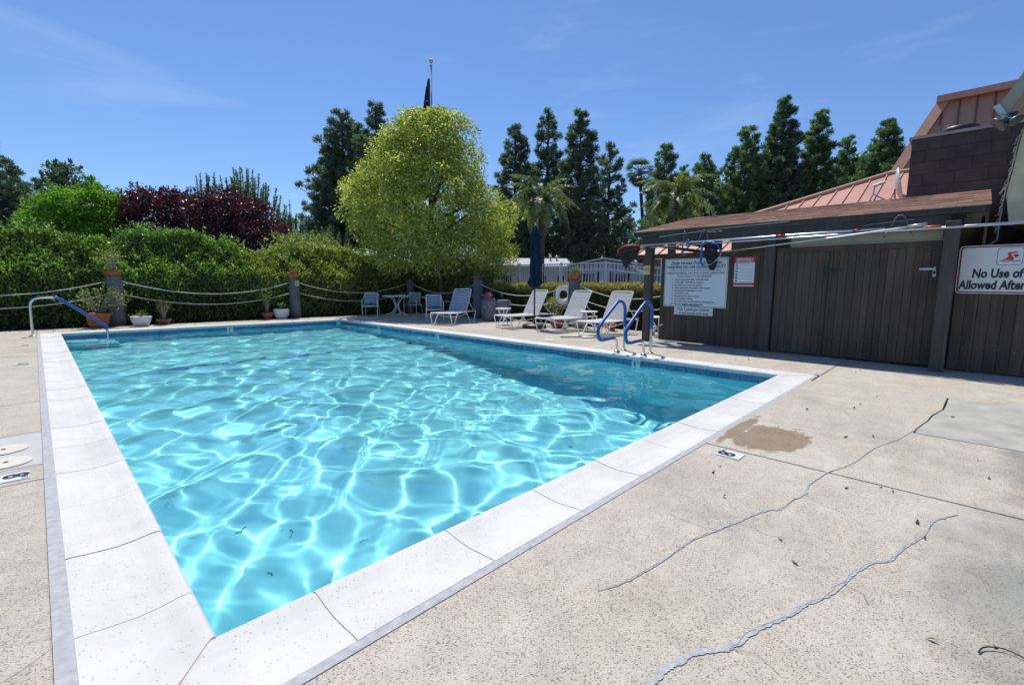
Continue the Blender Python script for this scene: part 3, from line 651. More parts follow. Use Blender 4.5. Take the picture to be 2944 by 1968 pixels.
# roof deck and shingles
RX0, RX1, RZ0, RZ1 = 8.33, 10.02, 2.205, 2.63
def rz_at(x): return RZ0 + (x - RX0) / (RX1 - RX0) * (RZ1 - RZ0)
def ymax_at(x): return 3.33 - (x - RX0) / (RX1 - RX0) * .45
m_ = W(); m_.sheet([(RX0, -1.77, RZ0 - .02), (RX1, -1.79, RZ1 - .02), (RX1, ymax_at(RX1), RZ1 - .02), (RX0, ymax_at(RX0), RZ0 - .02)], (0, 0, .02)); m_.build('roof_deck', M['fascia'], shed)
m_ = W(); m_.sheet([(RX1, -1.79, RZ1 - .02), (11.6, -1.79, 2.35), (11.6, 2.45, 2.35), (RX1, ymax_at(RX1), RZ1 - .02)], (0, 0, .02)); m_.build('rear_roof_slope', M['shingle'], shed)
rows = 13; rs_ = random.Random(6)
for r_ in range(rows):
    x0 = RX0 - .012 + (RX1 - RX0) * r_ / rows; x1 = x0 + (RX1 - RX0) / rows + .012
    y0 = -1.79; y1 = ymax_at(x0); y_ = y0 - (.15 if r_ % 2 else 0)
    while y_ < y1 - .02:
        a_ = max(y_, y0) + .002; b_ = min(y_ + .33, y1) - .002; y_ += .33
        if b_ - a_ < .03: continue
        dz = rs_.uniform(0, .004); t0 = .014 + dz
        m_ = W(); z0 = rz_at(x0); z1 = rz_at(x1)
        m_.add([(x0, a_, z0), (x1, a_, z1), (x1, b_, z1), (x0, b_, z0), (x0, a_, z0 + t0), (x1, a_, z1 + .003), (x1, b_, z1 + .003), (x0, b_, z0 + t0)], [(0, 3, 2, 1), (4, 5, 6, 7), (0, 1, 5, 4), (1, 2, 6, 5), (2, 3, 7, 6), (3, 0, 4, 7)])
        m_.build('shingle', M['shingle'], shed)
# inner cream back wall and white rafter seen over the plank front
sb('back_wall', M['cream'], ((10.06, .12, 1.15), (.08, 3.7, 2.3)))
sb('side_wall', M['plank'], ((9.45, -4.2, .9), (1.9, .05, 1.8)))
m_ = W(); m_.sheet([(8.60, 2.98, 1.93), (10.0, 2.25, 1.80), (10.0, 2.25, 1.87), (8.60, 2.98, 1.975)], (.02, .05, 0)); m_.build('white_rafter', M['cream'], shed)
sb('ledger', M['fascia'], ((9.3, 2.2, 2.02), (1.5, .06, .22)))
# gate hardware
m_ = W(); gx_ = fx(-.08) - .004
m_.box((gx_, -.02, 1.40), (.008, .05, .16)); m_.sheet([(gx_ - .004, -.06, 1.44), (gx_ - .004, -.30, 1.415), (gx_ - .004, -.30, 1.40), (gx_ - .004, -.06, 1.37)], (.006, 0, 0)); m_.build('strap_hinge', M['black'], shed)
m_ = W(); gx_ = fx(-.08) - .004
m_.box((gx_, -.02, .30), (.008, .05, .14)); m_.sheet([(gx_ - .004, -.06, .34), (gx_ - .004, -.30, .315), (gx_ - .004, -.30, .30), (gx_ - .004, -.06, .27)], (.006, 0, 0)); m_.build('strap_hinge', M['black'], shed)
m_ = W(); lx = fx(-1.25) - .008; m_.box((lx, -1.235, 1.40), (.012, .17, .032)); m_.box((lx - .012, -1.315, 1.40), (.03, .02, .06)); m_.build('hasp', M['steel'], shed)
sb('door_gap_shade', M['dark'], ((fx(-.05) - .002, -.052, .86), (.006, .014, 1.66)))  # dark strip laid over the boards paints the shade of the gate gap
m_ = W(); rn_ = random.Random(3)
for k in range(46):
    yy_ = 2.80 - k * .118
    for zz_ in (1.60, .32):
        if abs(yy_ - .82) > .12 and abs(yy_ + 1.455) > .12 and rn_.random() < .8: m_.box((fx(yy_) - .004, yy_ + rn_.uniform(-.03, .03), zz_ + rn_.uniform(-.015, .015)), (.005, .006, .006))
o = m_.build('nail_heads', M['steel'], shed); o['kind'] = 'stuff'
pl_ = thing('padlock', 'steel padlock hanging from the hasp on the plank gate', 'padlock', (lx - .02, -1.315, 1.31))
m_ = MB(); m_.box((0, 0, 0), (.02, .042, .045), bev=.003); m_.build('lock_body', M['steel'], pl_)
m_ = MB(); m_.tube([(0, -.015, .02), (0, -.015, .06), (0, -.008, .075), (0, .008, .075), (0, .015, .06), (0, .015, .02)], .004, 6); m_.build('shackle', M['steel'], pl_)

# ---------------------------------------------------------------- signs
RF = (R(90), 0, -PI / 2 + math.atan(.0503) * 1)
def sign_frame(y0, y1, z0, z1, off, name, lab, cat, th=.006):
    yc = (y0 + y1) / 2; t = thing(name, lab, cat, (fx(yc) - off, yc, (z0 + z1) / 2), -PI / 2 - math.atan(.0503) * 1)
    return t, abs(y1 - y0) * 1.0013, z1 - z0
# local frame: x = reader's right, z = up, face towards -y
def plate(t, w, h, mat, y=0, th=.006, name='panel', r=.0, cx=0, cz=0):
    m_ = MB()
    if r:
        P2 = []
        for sx_, sz_, a0 in ((1, -1, -90), (1, 1, 0), (-1, 1, 90), (-1, -1, 180)):
            for k in range(5):
                a = R(a0 + k * 22.5); P2.append((cx + sx_ * (w / 2 - r) + r * math.cos(a), y, cz + sz_ * (h / 2 - r) + r * math.sin(a)))
        m_.sheet(P2, (0, th, 0))
    else: m_.box((cx, y + th / 2, cz), (w, th, h))
    return m_.build(name, mat, t)
def ltext(t, body, size, x, z, mat, y=-.0072, align='LEFT', bold=0, shear=0, sx=1):
    return text('lettering', body, size, mat, t, (x, y, z), (R(90), 0, 0), align, bold, shear, .0004, (sx, 1))
t, w, h = sign_frame(2.785, 1.52, .725, 1.672, .012, 'pool_rules_sign', 'large white pool rules board with ten numbered lines on the plank wall', 'sign')
plate(t, w, h, M['signwhite'], -.002, .008, 'panel'); plate(t, w - .03, h - .03, M['ink'], -.0035, .003, 'border_line'); plate(t, w - .042, h - .042, M['sign'], -.005, .003, 'face')
ltext(t, 'Delta Hawaii Pool Area Rules', .098, 0, .385, M['ink'], align='CENTER', bold=.0015, shear=.35, sx=.86)
ltext(t, 'WARNING NO LIFE GUARD ON DUTY', .076, 0, .305, M['ink'], align='CENTER', bold=.0018, sx=.90)
ltext(t, 'Children under the age of 14 may not use pool without an adult in attendance!', .033, 0, .248, M['ink'], align='CENTER', shear=.15, sx=.98)
ltext(t, 'OPENS MEMORIAL DAY AND CLOSES LABOR DAY', .060, 0, .185, M['ink'], align='CENTER', sx=.86)
ltext(t, 'POOL CAPACITY 43 PERSONS', .060, -.01, .122, M['ink'], align='CENTER', sx=.86)
for k, s_ in enumerate(('Pool is open 8:00 AM - 8:00 PM daily.', '10:00 AM - 2:00 PM for children.', 'Resident may have two guests.', 'Only swimwear permitted while in pool.', 'No alcoholic beverages in area.', 'No food in area.', 'No glass of any kind in area.', 'No running or diving.', 'Everyone must shower before entering pool.', 'Remove hairpins and bobby pins.')):
    ltext(t, f'{k + 1}.  {s_}', .047, -.46 - (.02 if k == 9 else 0), .062 - .0535 * k, M['ink'], bold=.0006, sx=.96)
ltext(t, 'Thank You Management', .038, -.05, -.452 + .015, M['ink'], align='CENTER', bold=.0004)
t, w, h = sign_frame(2.543, 1.757, .568, .72, .012, 'guest_limit_sign', 'small white two line guest limit sign hung under the big rules board', 'sign')
plate(t, w, h, M['signwhite'], -.002, .006, 'panel')
ltext(t, 'Only 2 guests per resident', .072, 0, .035, M['ink'], align='CENTER', bold=.001, sx=.84, y=-.0028); ltext(t, 'in and around pool area.', .072, .015, -.038, M['ink'], align='CENTER', bold=.001, sx=.84, y=-.0028)
t, w, h = sign_frame(1.42, 1.052, 1.14, 1.666, .012, 'emergency_contacts_sign', 'white and red emergency contact card with blank lines on the planks', 'sign')
plate(t, w, h, M['red'], -.001, .006, 'panel'); plate(t, w - .022, h - .17, M['sign'], -.003, .004, 'face', cz=-.025); plate(t, w - .022, .02, M['sign'], -.003, .004, 'lower_stripe', cz=-h / 2 + .022 - .014)
ltext(t, 'EMERGENCY', .060, 0, h / 2 - .048, M['signwhite'], align='CENTER', bold=.002, sx=.86, y=-.0035); ltext(t, 'CONTACT NUMBERS', .034, 0, h / 2 - .09, M['signwhite'], align='CENTER', bold=.001, sx=.9, y=-.0035)
for k, ch in enumerate(('911', 'O', 'P', 'H', '1', '2')):
    zz = .115 - .0565 * k
    plate(t, .036, .036, M['ink'] if k else M['bluepole'], -.0045, .002, 'letter_box', cx=-w / 2 + .052, cz=zz)
    ltext(t, ch, .034 if k else .014, -w / 2 + .052, zz, M['signwhite'], align='CENTER', bold=.001, y=-.0062)
    if k: plate(t, w * .60, .0035, M['ink'], -.0045, .002, 'blank_line', cx=.035, cz=zz - .02)
    else: plate(t, w * .6, .004, M['bluepole'], -.0045, .002, 'heading_line', cx=.03, cz=zz + .008)
# big sign at the right edge
t = thing('after_dark_sign', 'white red bordered sign with a red swimmer symbol right of the gate', 'sign', (8.475, -1.545, 1.38), -PI / 2 - math.atan(.0503))
Wd = 1.02
plate(t, Wd, .63, M['signwhite'], -.004, .006, 'panel', .045, cx=Wd / 2); plate(t, Wd - .022, .608, M['maroon'], -.006, .003, 'border_line', .036, cx=Wd / 2); plate(t, Wd - .055, .575, M['signwhite'], -.008, .003, 'face', .024, cx=Wd / 2)
plate(t, .232, .222, M['ink'], -.0095, .002, 'symbol_border', .03, cx=.475, cz=.165); plate(t, .222, .212, M['signwhite'], -.011, .002, 'symbol_face', .026, cx=.475, cz=.165)
m_ = MB()
m_.sheet([(.405, -.0125, .118), (.448, -.0125, .148), (.462, -.0125, .165), (.447, -.0125, .198), (.462, -.0125, .212), (.535, -.0125, .226), (.54, -.0125, .212), (.478, -.0125, .195), (.505, -.0125, .150), (.515, -.0125, .118)], (0, .002, 0))
m_.sheet([(.527 + .022 * math.cos(a), -.0125, .172 + .022 * math.sin(a)) for a in np.linspace(0, 2 * PI, 14)[:-1]], (0, .002, 0)); m_.build('swimmer_symbol', M['red'], t)
m_ = MB(); wv = [(.388 + .185 * k / 12, .100 + .006 * math.sin(k * 1.3)) for k in range(13)]
for (xa, za), (xb, zb) in zip(wv[:-1], wv[1:]): m_.sheet([(xa, -.0125, za), (xb, -.0125, zb), (xb, -.0125, zb + .009), (xa, -.0125, za + .009)], (0, .002, 0))
m_.build('wave_symbol', M['ink'], t)
ltext(t, 'No Use of Pool', .158, .145, -.055, M['ink'], bold=.0063, shear=.08, sx=.68, y=-.0098); ltext(t, 'Allowed After Dark', .158, .030, -.205, M['ink'], bold=.0063, shear=.08, sx=.67, y=-.0098)
m_ = MB()
for cx_, cz_ in ((.045, .27), (.045, -.28), (.98, .27), (.98, -.28)): m_.lathe([(.006, 0), (.006, .003)], (cx_, -.011, cz_), 8)
m_.build('screw', M['black'], t)
# no smoking plates
def nosmoke(loc, rz, lab, w=.125, h=.185):
    t = thing('no_smoking_sign', lab, 'sign', loc, rz)
    plate(t, w, h, M['yellow'], -.004, .004, 'panel')
    m_ = MB(); n_ = 20
    ring_o = [(.046 * math.cos(2 * PI * k / n_), .046 * math.sin(2 * PI * k / n_)) for k in range(n_)]; ring_i = [(.037 * math.cos(2 * PI * k / n_), .037 * math.sin(2 * PI * k / n_)) for k in range(n_)]
    for k in range(n_):
        a, b2, c, d = ring_o[k], ring_o[(k + 1) % n_], ring_i[(k + 1) % n_], ring_i[k]; m_.sheet([(a[0], -.006, a[1]), (b2[0], -.006, b2[1]), (c[0], -.006, c[1]), (d[0], -.006, d[1])], (0, .001, 0))
    m_.box((0, -.0055, 0), (.008, .0012, .078), M=Matrix.Rotation(R(-45), 3, 'Y')); m_.build('ban_circle', M['signbrown'], t)
    m_ = MB(); m_.box((0, -.0048, -.002), (.052, .001, .009)); m_.build('cigarette_symbol', M['signbrown'], t); return t
nosmoke((8.462, 3.05, 1.455), -PI / 2, 'small yellow no smoking plate on the shed corner post by the rules board')

# ---------------------------------------------------------------- poles, hooks, nets hung on the fascia
def hook(loc, w, h, lab):
    t = thing('pole_hook', lab, 'hook', loc, 0)
    pts = [(0, w * .62, -h * .12), (-.03, w * .55, 0), (.01, w * .42, h * .25), (.03, w * .18, h * .88), (.03, 0, h), (.03, -w * .18, h * .88), (.01, -w * .42, h * .25), (-.03, -w * .55, 0), (-.05, -w * .62, -h * .12)]
    m_ = MB(); m_.tube(smooth_path(pts, 4), .011, 8); m_.build('bent_rod', M['hook'], t, True); return t
hook((8.26, -.90, 1.885), .26, .26, 'grey arched vinyl hook holding the poles near the gate post')
hook((8.27, 1.86, 1.93), .20, .22, 'thin arched hook holding the poles above the rules board')
t = thing('pole_hook', 'long dark hanging hook on the fascia left of the blue net', 'hook', (8.27, 2.2, 1.93))
m_ = MB(); m_.tube(smooth_path([(.05, .02, .22), (-.01, .01, .20), (-.03, .02, 0), (-.03, .03, -.16), (-.05, 0, -.22), (-.04, -.05, -.215)], 4), .013, 8); m_.build('bent_rod', M['hook'], t, True)
m_ = MB(); m_.box((-.01, -.06, .0), (.05, .06, .13), bev=.01); m_.build('clamp', M['bluepole'], t)
def pole(pts, r_, mat, lab, extra=()):
    c = Vector(pts[0]); t = thing('telescopic_pole', lab, 'pole', c)
    m_ = W(); m_.tube(pts, r_, 10); m_.build('tube', mat, t, True)
    for nm, mt, a, b2, rr in extra:
        m_ = W(); m_.tube([a, b2], rr, 10); m_.build(nm, mt, t, True)
    return t
pole([(8.25, 3.10, 1.925), (8.23, 0, 1.965), (8.20, -.75, 1.965)], .017, M['alu'], 'white telescopic pole resting on the hooks, uppermost of the bundle', [('red_grip', M['redframe'], (8.232, .66, 1.958), (8.231, .52, 1.959), .0185), ('red_grip', M['redframe'], (8.215, -.37, 1.967), (8.212, -.47, 1.967), .0185)])
pole([(8.25, 2.90, 1.885), (8.20, -.6, 1.925), (8.13, -2.6, 1.93)], .0135, M['alu'], 'long thin aluminium pole running past the right edge of the frame')
pole([(8.23, 1.52, 1.735), (8.19, -.2, 1.885), (8.16, -.9, 1.955), (8.15, -1.16, 1.985)], .0125, M['alu'], 'slanting pole that carries the blue framed net at its lower end', [('grey_collar', M['steel'], (8.155, -1.0, 1.965), (8.15, -1.2, 1.99), .024)])
pole([(8.21, -.9, 1.93), (8.19, -2.7, 1.955)], .012, M['alu'], 'short aluminium pole with an orange clip beyond the gate post', [('orange_clip', M['orange'], (8.205, -1.16, 1.944), (8.204, -1.33, 1.946), .026)])
t = thing('iron_rod', 'thin pale rod lying along the upper fascia board above the rules board', 'rod', (8.33, 2.6, 2.08)); m_ = W(); m_.tube([(8.325, 2.75, 2.09), (8.325, 1.5, 2.165), (8.325, .5, 2.185)], .006, 6); m_.build('shaft', M['alu'], t)
t = thing('hooked_rod', 'thin steel rod with a looped end hung behind the grey hook', 'rod', (8.33, -.6, 2.06)); m_ = W(); m_.tube([(8.36, -.50, 2.045), (8.36, -.55, 2.055), (8.36, -1.05, 2.085)], .005, 6); m_.lathe([(.018, -.004), (.02, 0), (.018, .004)], (8.36, -.48, 2.043), 10); m_.build('shaft', M['steel'], t)
# bag net with blue frame
t = thing('blue_bag_net', 'blue framed leaf rake with black net bag hanging over the rules board', 'pool net', (8.22, 1.68, 1.7))
fr = [(8.22, 1.80, 1.93), (8.20, 1.845, 1.88), (8.19, 1.85, 1.56), (8.20, 1.80, 1.505), (8.22, 1.66, 1.53), (8.23, 1.53, 1.66), (8.23, 1.515, 1.735), (8.23, 1.58, 1.86), (8.22, 1.68, 1.93), (8.22, 1.80, 1.93)]
m_ = W(); m_.tube(fr[0:4], .021, 8); m_.build('blue_bumper', M['bluepole'], t, True)
m_ = W(); m_.tube(fr[3:], .009, 8); m_.build('wire_frame', M['steel'], t, True)
m_ = W(); m_.tube(fr[6:9], .013, 8); m_.build('blue_arm', M['bluepole'], t, True)
m_ = W(); cpts = [(1.805, 1.70, .115), (1.70, 1.70, .19)]
ringz = [(1.92, .03), (1.88, .10), (1.75, .12), (1.62, .105), (1.54, .08), (1.46, .06), (1.42, .03)]
V_ = []; n_ = 14
for (z_, r_) in ringz:
    cy_ = 1.72 + (1.92 - z_) * (-.13)
    for k in range(n_): a = 2 * PI * k / n_; V_.append((8.25 + .5 * r_ * math.cos(a), cy_ + r_ * math.sin(a) * (1 + .12 * math.sin(3 * a + z_ * 20)), z_))
m_.add(V_, [(i * n_ + k, i * n_ + (k + 1) % n_, (i + 1) * n_ + (k + 1) % n_, (i + 1) * n_ + k) for i in range(len(ringz) - 1) for k in range(n_)] + [tuple(range((len(ringz) - 1) * n_, len(ringz) * n_))]); m_.build('net_bag', M['net'], t, True)
t = thing('red_leaf_net', 'red rimmed leaf skimmer with dark sagging net at the left end of the poles', 'pool net', (8.25, 3.35, 1.8))
rim = [(8.25, 3.10, 1.925), (8.18, 3.25, 1.94), (8.14, 3.42, 1.925), (8.16, 3.56, 1.86), (8.28, 3.60, 1.80), (8.40, 3.52, 1.84), (8.40, 3.36, 1.90), (8.32, 3.22, 1.92), (8.25, 3.10, 1.925)]
m_ = W(); m_.tube(smooth_path(rim, 3), .016, 8); m_.build('red_rim', M['redframe'], t, True)
m_ = W(); V_ = []; rimp = rim[:-1]; cen = Vector((8.28, 3.37, 0)); n_ = len(rimp)
for s_, dz in ((1, -.01), (.93, -.08), (.74, -.18), (.5, -.27), (.2, -.32)):
    for p in rimp: V_.append((cen.x + (p[0] - cen.x) * s_, cen.y + (p[1] - cen.y) * s_, p[2] * (1 if s_ == 1 else 1) + dz))
m_.add(V_, [(i * n_ + k, i * n_ + (k + 1) % n_, (i + 1) * n_ + (k + 1) % n_, (i + 1) * n_ + k) for i in range(4) for k in range(n_)] + [tuple(range(4 * n_, 5 * n_))]); m_.build('net_bag', M['net'], t, True)
t = thing('hanging_hose', 'pale thin hose looped down beside the shed corner post', 'hose', (8.3, 3.15, 1.7))
m_ = W()
for k, (dy, dz) in enumerate(((0, 0), (.05, -.02))): m_.tube(smooth_path([(8.40, 3.10, 1.92), (8.33, 3.20 + dy, 1.86), (8.32, 3.26 + dy, 1.68 + dz), (8.34, 3.20 + dy, 1.50 + dz), (8.42, 3.10, 1.42 + dz), (8.45, 3.0, 1.45)], 5), .007, 6)
m_.build('hose_loop', M['rope'], t, True)

# ================================================================ furniture
def make_lounger():
    t = thing('chaise_longue', 'x', 'chaise longue', (0, 0, 0), 0, 'white strap chaise longues along the right deck')
    w = .31; L0 = 1.07; zt = .33
    m_ = MB()
    for s in (-1, 1):
        y_ = s * w
        m_.tube(smooth_path([(.0, y_, zt), (.6, y_, zt - .012), (L0 + .1, y_, zt), (1.62, y_, zt + .01), (1.66, y_, zt - .01)], 3), .0135, 8)
    m_.tube([(0, -w, zt), (0, w, zt)], .0135, 8); m_.tube([(1.66, -w, zt - .01), (1.66, w, zt - .01)], .0135, 8); m_.build('seat_frame', M['white'], t, True)
    for s in (-1, 1):
        y_ = s * (w + .004)
        m_ = MB(); m_.tube(smooth_path([(.0, y_, zt - .01), (.035, y_, .20), (.10, y_, .016), (.14, y_, .012), (.24, y_, .015), (.30, y_, .10), (.42, y_, .26), (.52, y_, zt - .015)], 4), .0135, 8); m_.build('leg', M['white'], t, True)
        m_ = MB(); m_.tube(smooth_path([(.95, y_, zt - .015), (1.05, y_, .26), (1.2, y_, .10), (1.27, y_, .015), (1.36, y_, .012), (1.50, y_, .012), (1.56, y_, .03), (1.60, y_, .16), (1.66, y_, zt - .012)], 4), .0135, 8); m_.build('leg', M['white'], t, True)
    m_ = MB(); m_.tube(smooth_path([(.42, -w, .27), (.6, -w * .5, .20), (.8, 0, .18), (.95, w * .5, .21), (1.05, w, .27)], 4), .010, 6); m_.tube(smooth_path([(.42, w, .27), (.6, w * .5, .20), (.8, 0, .165), (.95, -w * .5, .21), (1.05, -w, .27)], 4), .010, 6); m_.build('cross_brace', M['white'], t, True)
    # back
    A = Vector((L0, 0, zt + .01)); B = Vector((L0 + .38, 0, .99)); dv = (B - A)
    m_ = MB(); bw = w - .028
    m_.tube(smooth_path([A + Vector((0, -bw, 0)), A + dv * .5 + Vector((0, -bw, 0)), A + dv * .93 + Vector((0, -bw, 0)), A + dv * .985 + Vector((0, -bw + .03, 0)), B + Vector((0, -bw + .09, 0)), B + Vector((0, bw - .09, 0)), A + dv * .985 + Vector((0, bw - .03, 0)), A + dv * .93 + Vector((0, bw, 0)), A + dv * .5 + Vector((0, bw, 0)), A + Vector((0, bw, 0))], 4), .0135, 8); m_.build('back_frame', M['white'], t, True)
    m_ = MB(); m_.tube([A + dv * .45 + Vector((.0, -bw, 0)), (1.60, -bw, zt)], .009, 6); m_.tube([A + dv * .45 + Vector((0, bw, 0)), (1.60, bw, zt)], .009, 6); m_.build('back_support', M['white'], t, True)
    st = MB(); st.box((0, 0, 0), (.043, 2 * w + .028, .012), bev=.003); sm = bpy.data.meshes.new('strap'); sm.from_pydata(st.v, [], st.f); sm.materials.append(M['strap'])
    n = 19
    for k in range(n):
        o = link('strap', sm, t); x = .03 + k * (L0 - .05) / (n - 1); o.location = (x, 0, zt + .012 - .012 * math.sin(PI * min(1, x / 1.2)))
    ang = -math.atan2(dv.z, dv.x); n = 13
    for k in range(n):
        o = link('strap', sm, t); f_ = .05 + .86 * k / (n - 1); p = A + dv * f_; o.location = p + Vector((-.010, 0, .004)); o.rotation_euler = (0, ang, 0); o.scale = (1.0, .93, 1)
    return t
lg = make_lounger()
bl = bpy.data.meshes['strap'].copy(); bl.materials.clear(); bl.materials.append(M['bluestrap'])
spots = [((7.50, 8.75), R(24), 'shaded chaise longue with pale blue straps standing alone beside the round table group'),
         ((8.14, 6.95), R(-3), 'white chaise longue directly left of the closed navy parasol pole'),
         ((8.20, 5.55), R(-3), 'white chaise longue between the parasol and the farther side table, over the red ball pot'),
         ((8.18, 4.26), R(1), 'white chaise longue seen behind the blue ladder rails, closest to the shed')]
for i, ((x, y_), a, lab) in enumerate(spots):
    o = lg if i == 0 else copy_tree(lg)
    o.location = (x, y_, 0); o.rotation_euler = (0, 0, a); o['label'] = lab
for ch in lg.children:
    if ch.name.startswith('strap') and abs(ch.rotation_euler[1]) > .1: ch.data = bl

def make_chair():
    t = thing('patio_chair', 'x', 'chair', (0, 0, 0), 0, 'white strap chairs around the patio table')
    # local: faces -y ; x = width
    w = .26
    for s in (-1, 1):
        x = s * w
        m_ = MB(); m_.tube(smooth_path([(x, -.23, .0), (x, -.23, .30), (x, -.23, .52), (x, -.20, .565), (x * .99, -.10, .585), (x * .97, .03, .62), (x * .93, .11, .70), (x * .90, .16, .77), (x * .84, .175, .795)], 4), .0125, 8); m_.build('arm_frame', M['white'], t, True)
        m_ = MB(); m_.tube([(x * .93, .30, 0), (x * .91, .20, .33), (x * .90, .09, .42)], .0125, 8); m_.build('leg', M['white'], t, True)
    m_ = MB(); m_.tube([(-.84 * w, .175, .795), (.84 * w, .175, .795)], .0125, 8); m_.tube([(-w, -.23, .335), (w, -.23, .335)], .0115, 8); m_.tube([(-w * .9, .17, .34), (w * .9, .17, .34)], .0115, 8)
    for s in (-1, 1): m_.tube([(s * w * .93, -.23, .395), (s * w * .9, .10, .375), (s * w * .88, .14, .60), (s * w * .86, .17, .79)], .0105, 8)
    m_.build('seat_frame', M['white'], t, True)
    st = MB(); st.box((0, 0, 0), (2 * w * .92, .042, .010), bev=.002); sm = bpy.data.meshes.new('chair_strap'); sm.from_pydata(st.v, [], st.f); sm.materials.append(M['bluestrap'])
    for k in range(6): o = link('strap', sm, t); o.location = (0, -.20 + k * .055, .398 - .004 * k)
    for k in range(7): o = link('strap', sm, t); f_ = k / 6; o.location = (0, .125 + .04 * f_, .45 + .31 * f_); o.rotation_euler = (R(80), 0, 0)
    return t
ch0 = make_chair()
chs = [((8.05, 13.56), R(-40), 'pale blue strapped chair left of the round patio table, facing the pool'),
       ((8.42, 10.28), R(-30), 'pale blue strapped chair next to the shaded chaise longue, facing the pool'),
       ((9.75, 13.45), R(-62), 'pale blue strapped chair right of the round table, turned sideways toward it')]
for i, ((x, y_), a, lab) in enumerate(chs):
    o = ch0 if i == 0 else copy_tree(ch0)
    o.location = (x, y_, 0); o.rotation_euler = (0, 0, a); o['label'] = lab
t = thing('round_table', 'white round patio table with curved tube legs by the hedge', 'table', (8.92, 13.25, 0), .3)
m_ = MB(); m_.lathe([(.50, .675), (.53, .68), (.535, .70), (.52, .712), (.10, .714)], n=40); m_.build('tabletop', M['white'], t, True)
for k in range(4):
    a = k * PI / 2 + .25; ca, sa = math.cos(a), math.sin(a)
    m_ = MB(); m_.tube(smooth_path([(.36 * ca, .36 * sa, .67), (.20 * ca, .20 * sa, .60), (.09 * ca, .09 * sa, .45), (.07 * ca, .07 * sa, .34), (.10 * ca, .10 * sa, .2), (.22 * ca, .22 * sa, .07), (.44 * ca, .44 * sa, .012)], 5), .0165, 8); m_.build('leg', M['white'], t, True)
m_ = MB(); m_.lathe([(.075, .335), (.085, .35), (.075, .365)], n=20); m_.build('tie_ring', M['white'], t, True)
def side_table(x, y_, lab, rz=0, z=.50):
    t = thing('side_table', lab, 'side table', (x, y_, 0), rz, 'small white side tables between the loungers')
    m_ = MB(); m_.lathe([(.205, z - .03), (.225, z - .022), (.225, z - .004), (.215, z), (.05, z + .001)], n=28); m_.build('tabletop', M['white'], t, True)
    for k in range(3):
        a = k * 2 * PI / 3 + .5; ca, sa = math.cos(a), math.sin(a)
        m_ = MB(); m_.tube(smooth_path([(.15 * ca, .15 * sa, z - .03), (.12 * ca, .12 * sa, z - .12), (.06 * ca, .06 * sa, z * .5), (.09 * ca, .09 * sa, z * .32), (.17 * ca, .17 * sa, .012)], 4), .014, 8); m_.build('leg', M['white'], t, True)
side_table(8.98, 7.75, 'small white round side table left of the chaise longue by the parasol', .2, .47)
side_table(9.28, 5.02, 'small white side table between the two chaise longues nearest the shed', .7, .50)
side_table(9.45, 3.25, 'small white side table half hidden behind the shed corner post', 1.1, .45)
# parasol
t = thing('parasol', 'tall closed navy parasol standing between two white chaise longues', 'parasol', (8.87, 6.47, 0))
m_ = MB(); m_.lathe([(.30, 0), (.32, .02), (.32, .07), (.29, .10), (.08, .115), (.05, .13), (.045, .20)], n=30); m_.build('base', M['black'], t, True)
m_ = MB(); m_.tube([(0, 0, .1), (0, 0, 1.3), (0, 0, 2.66)], .021, 10); m_.build('pole', M['black'], t, True)
def pleat(a, z_): return 1 + .26 * math.sin(5 * a + 3.2 * z_) + .14 * math.sin(9 * a - 6 * z_) + .06 * math.sin(23 * z_ + 2 * a)
m_ = MB(); m_.lathe([(.05, 1.05), (.10, 1.08), (.14, 1.14), (.160, 1.20), (.145, 1.28), (.10, 1.36), (.115, 1.44), (.105, 1.55), (.12, 1.66), (.11, 1.78), (.125, 1.9), (.112, 2.02), (.12, 2.13), (.10, 2.25), (.085, 2.31), (.125, 2.335), (.10, 2.42), (.072, 2.52), (.05, 2.60), (.03, 2.63)], (0, 0, 0), 48, pleat); m_.build('canopy', M['navy'], t, True)
m_ = MB(); m_.sheet([(-.02, .10, 1.40), (-.03, .20, 1.30), (-.05, .19, 1.22), (-.03, .10, 1.25)], (.02, .01, 0)); m_.sheet([(-.09, .04, 2.38), (-.10, .17, 2.30), (-.09, .15, 2.26), (-.07, .06, 2.28)], (.012, .01, 0)); m_.build('canopy_flap', M['navy'], t)
m_ = MB(); m_.lathe([(.015, 2.64), (.03, 2.66), (.02, 2.70), (.006, 2.72)], n=12); m_.build('finial', M['steel'], t, True)
# swim paddle and board on the deck
t = thing('pool_brush_head', 'flat white skimmer head with dark handle lying on the deck by the loungers', 'skimmer', (7.9, 4.25, 0), R(-40))
m_ = MB(); m_.sheet([(.02, -.09, .012), (.22, -.11, .012), (.28, -.06, .012), (.28, .06, .012), (.22, .11, .012), (.02, .09, .012)], (0, 0, .012)); m_.build('blade', M['white'], t)
m_ = MB(); m_.tube([(.03, 0, .02), (-.45, .02, .02)], .012, 8); m_.build('handle', M['black'], t)
t = thing('loose_board', 'thin pale board lying on the deck at the foot of the shed corner post', 'board', (8.28, 2.55, 0), R(-62)); m_ = MB(); m_.box((0, 0, .012), (.55, .10, .022), bev=.003); m_.build('plank', M['whitepot'], t)
t = thing('garden_hose', 'curled grey hose end on the deck between the corner post and planks', 'hose', (8.6, 2.85, 0))
m_ = W(); m_.tube(smooth_path([(8.60, 2.95, .05), (8.55, 2.93, .16), (8.50, 2.84, .22), (8.47, 2.74, .33), (8.46, 2.66, .36)], 5), .012, 8); m_.build('hose_end', M['steel'], t, True)
t = thing('twig', 'thin dark bent twig on the deck at the lower right', 'twig', (1.70, -1.82, 0)); m_ = W(); m_.tube(smooth_path([(1.665, -1.778, .004), (1.70, -1.79, .008), (1.73, -1.825, .009), (1.735, -1.86, .008), (1.72, -1.90, .004)], 5), .0022, 6); m_.build('stem', M['twig'], t)

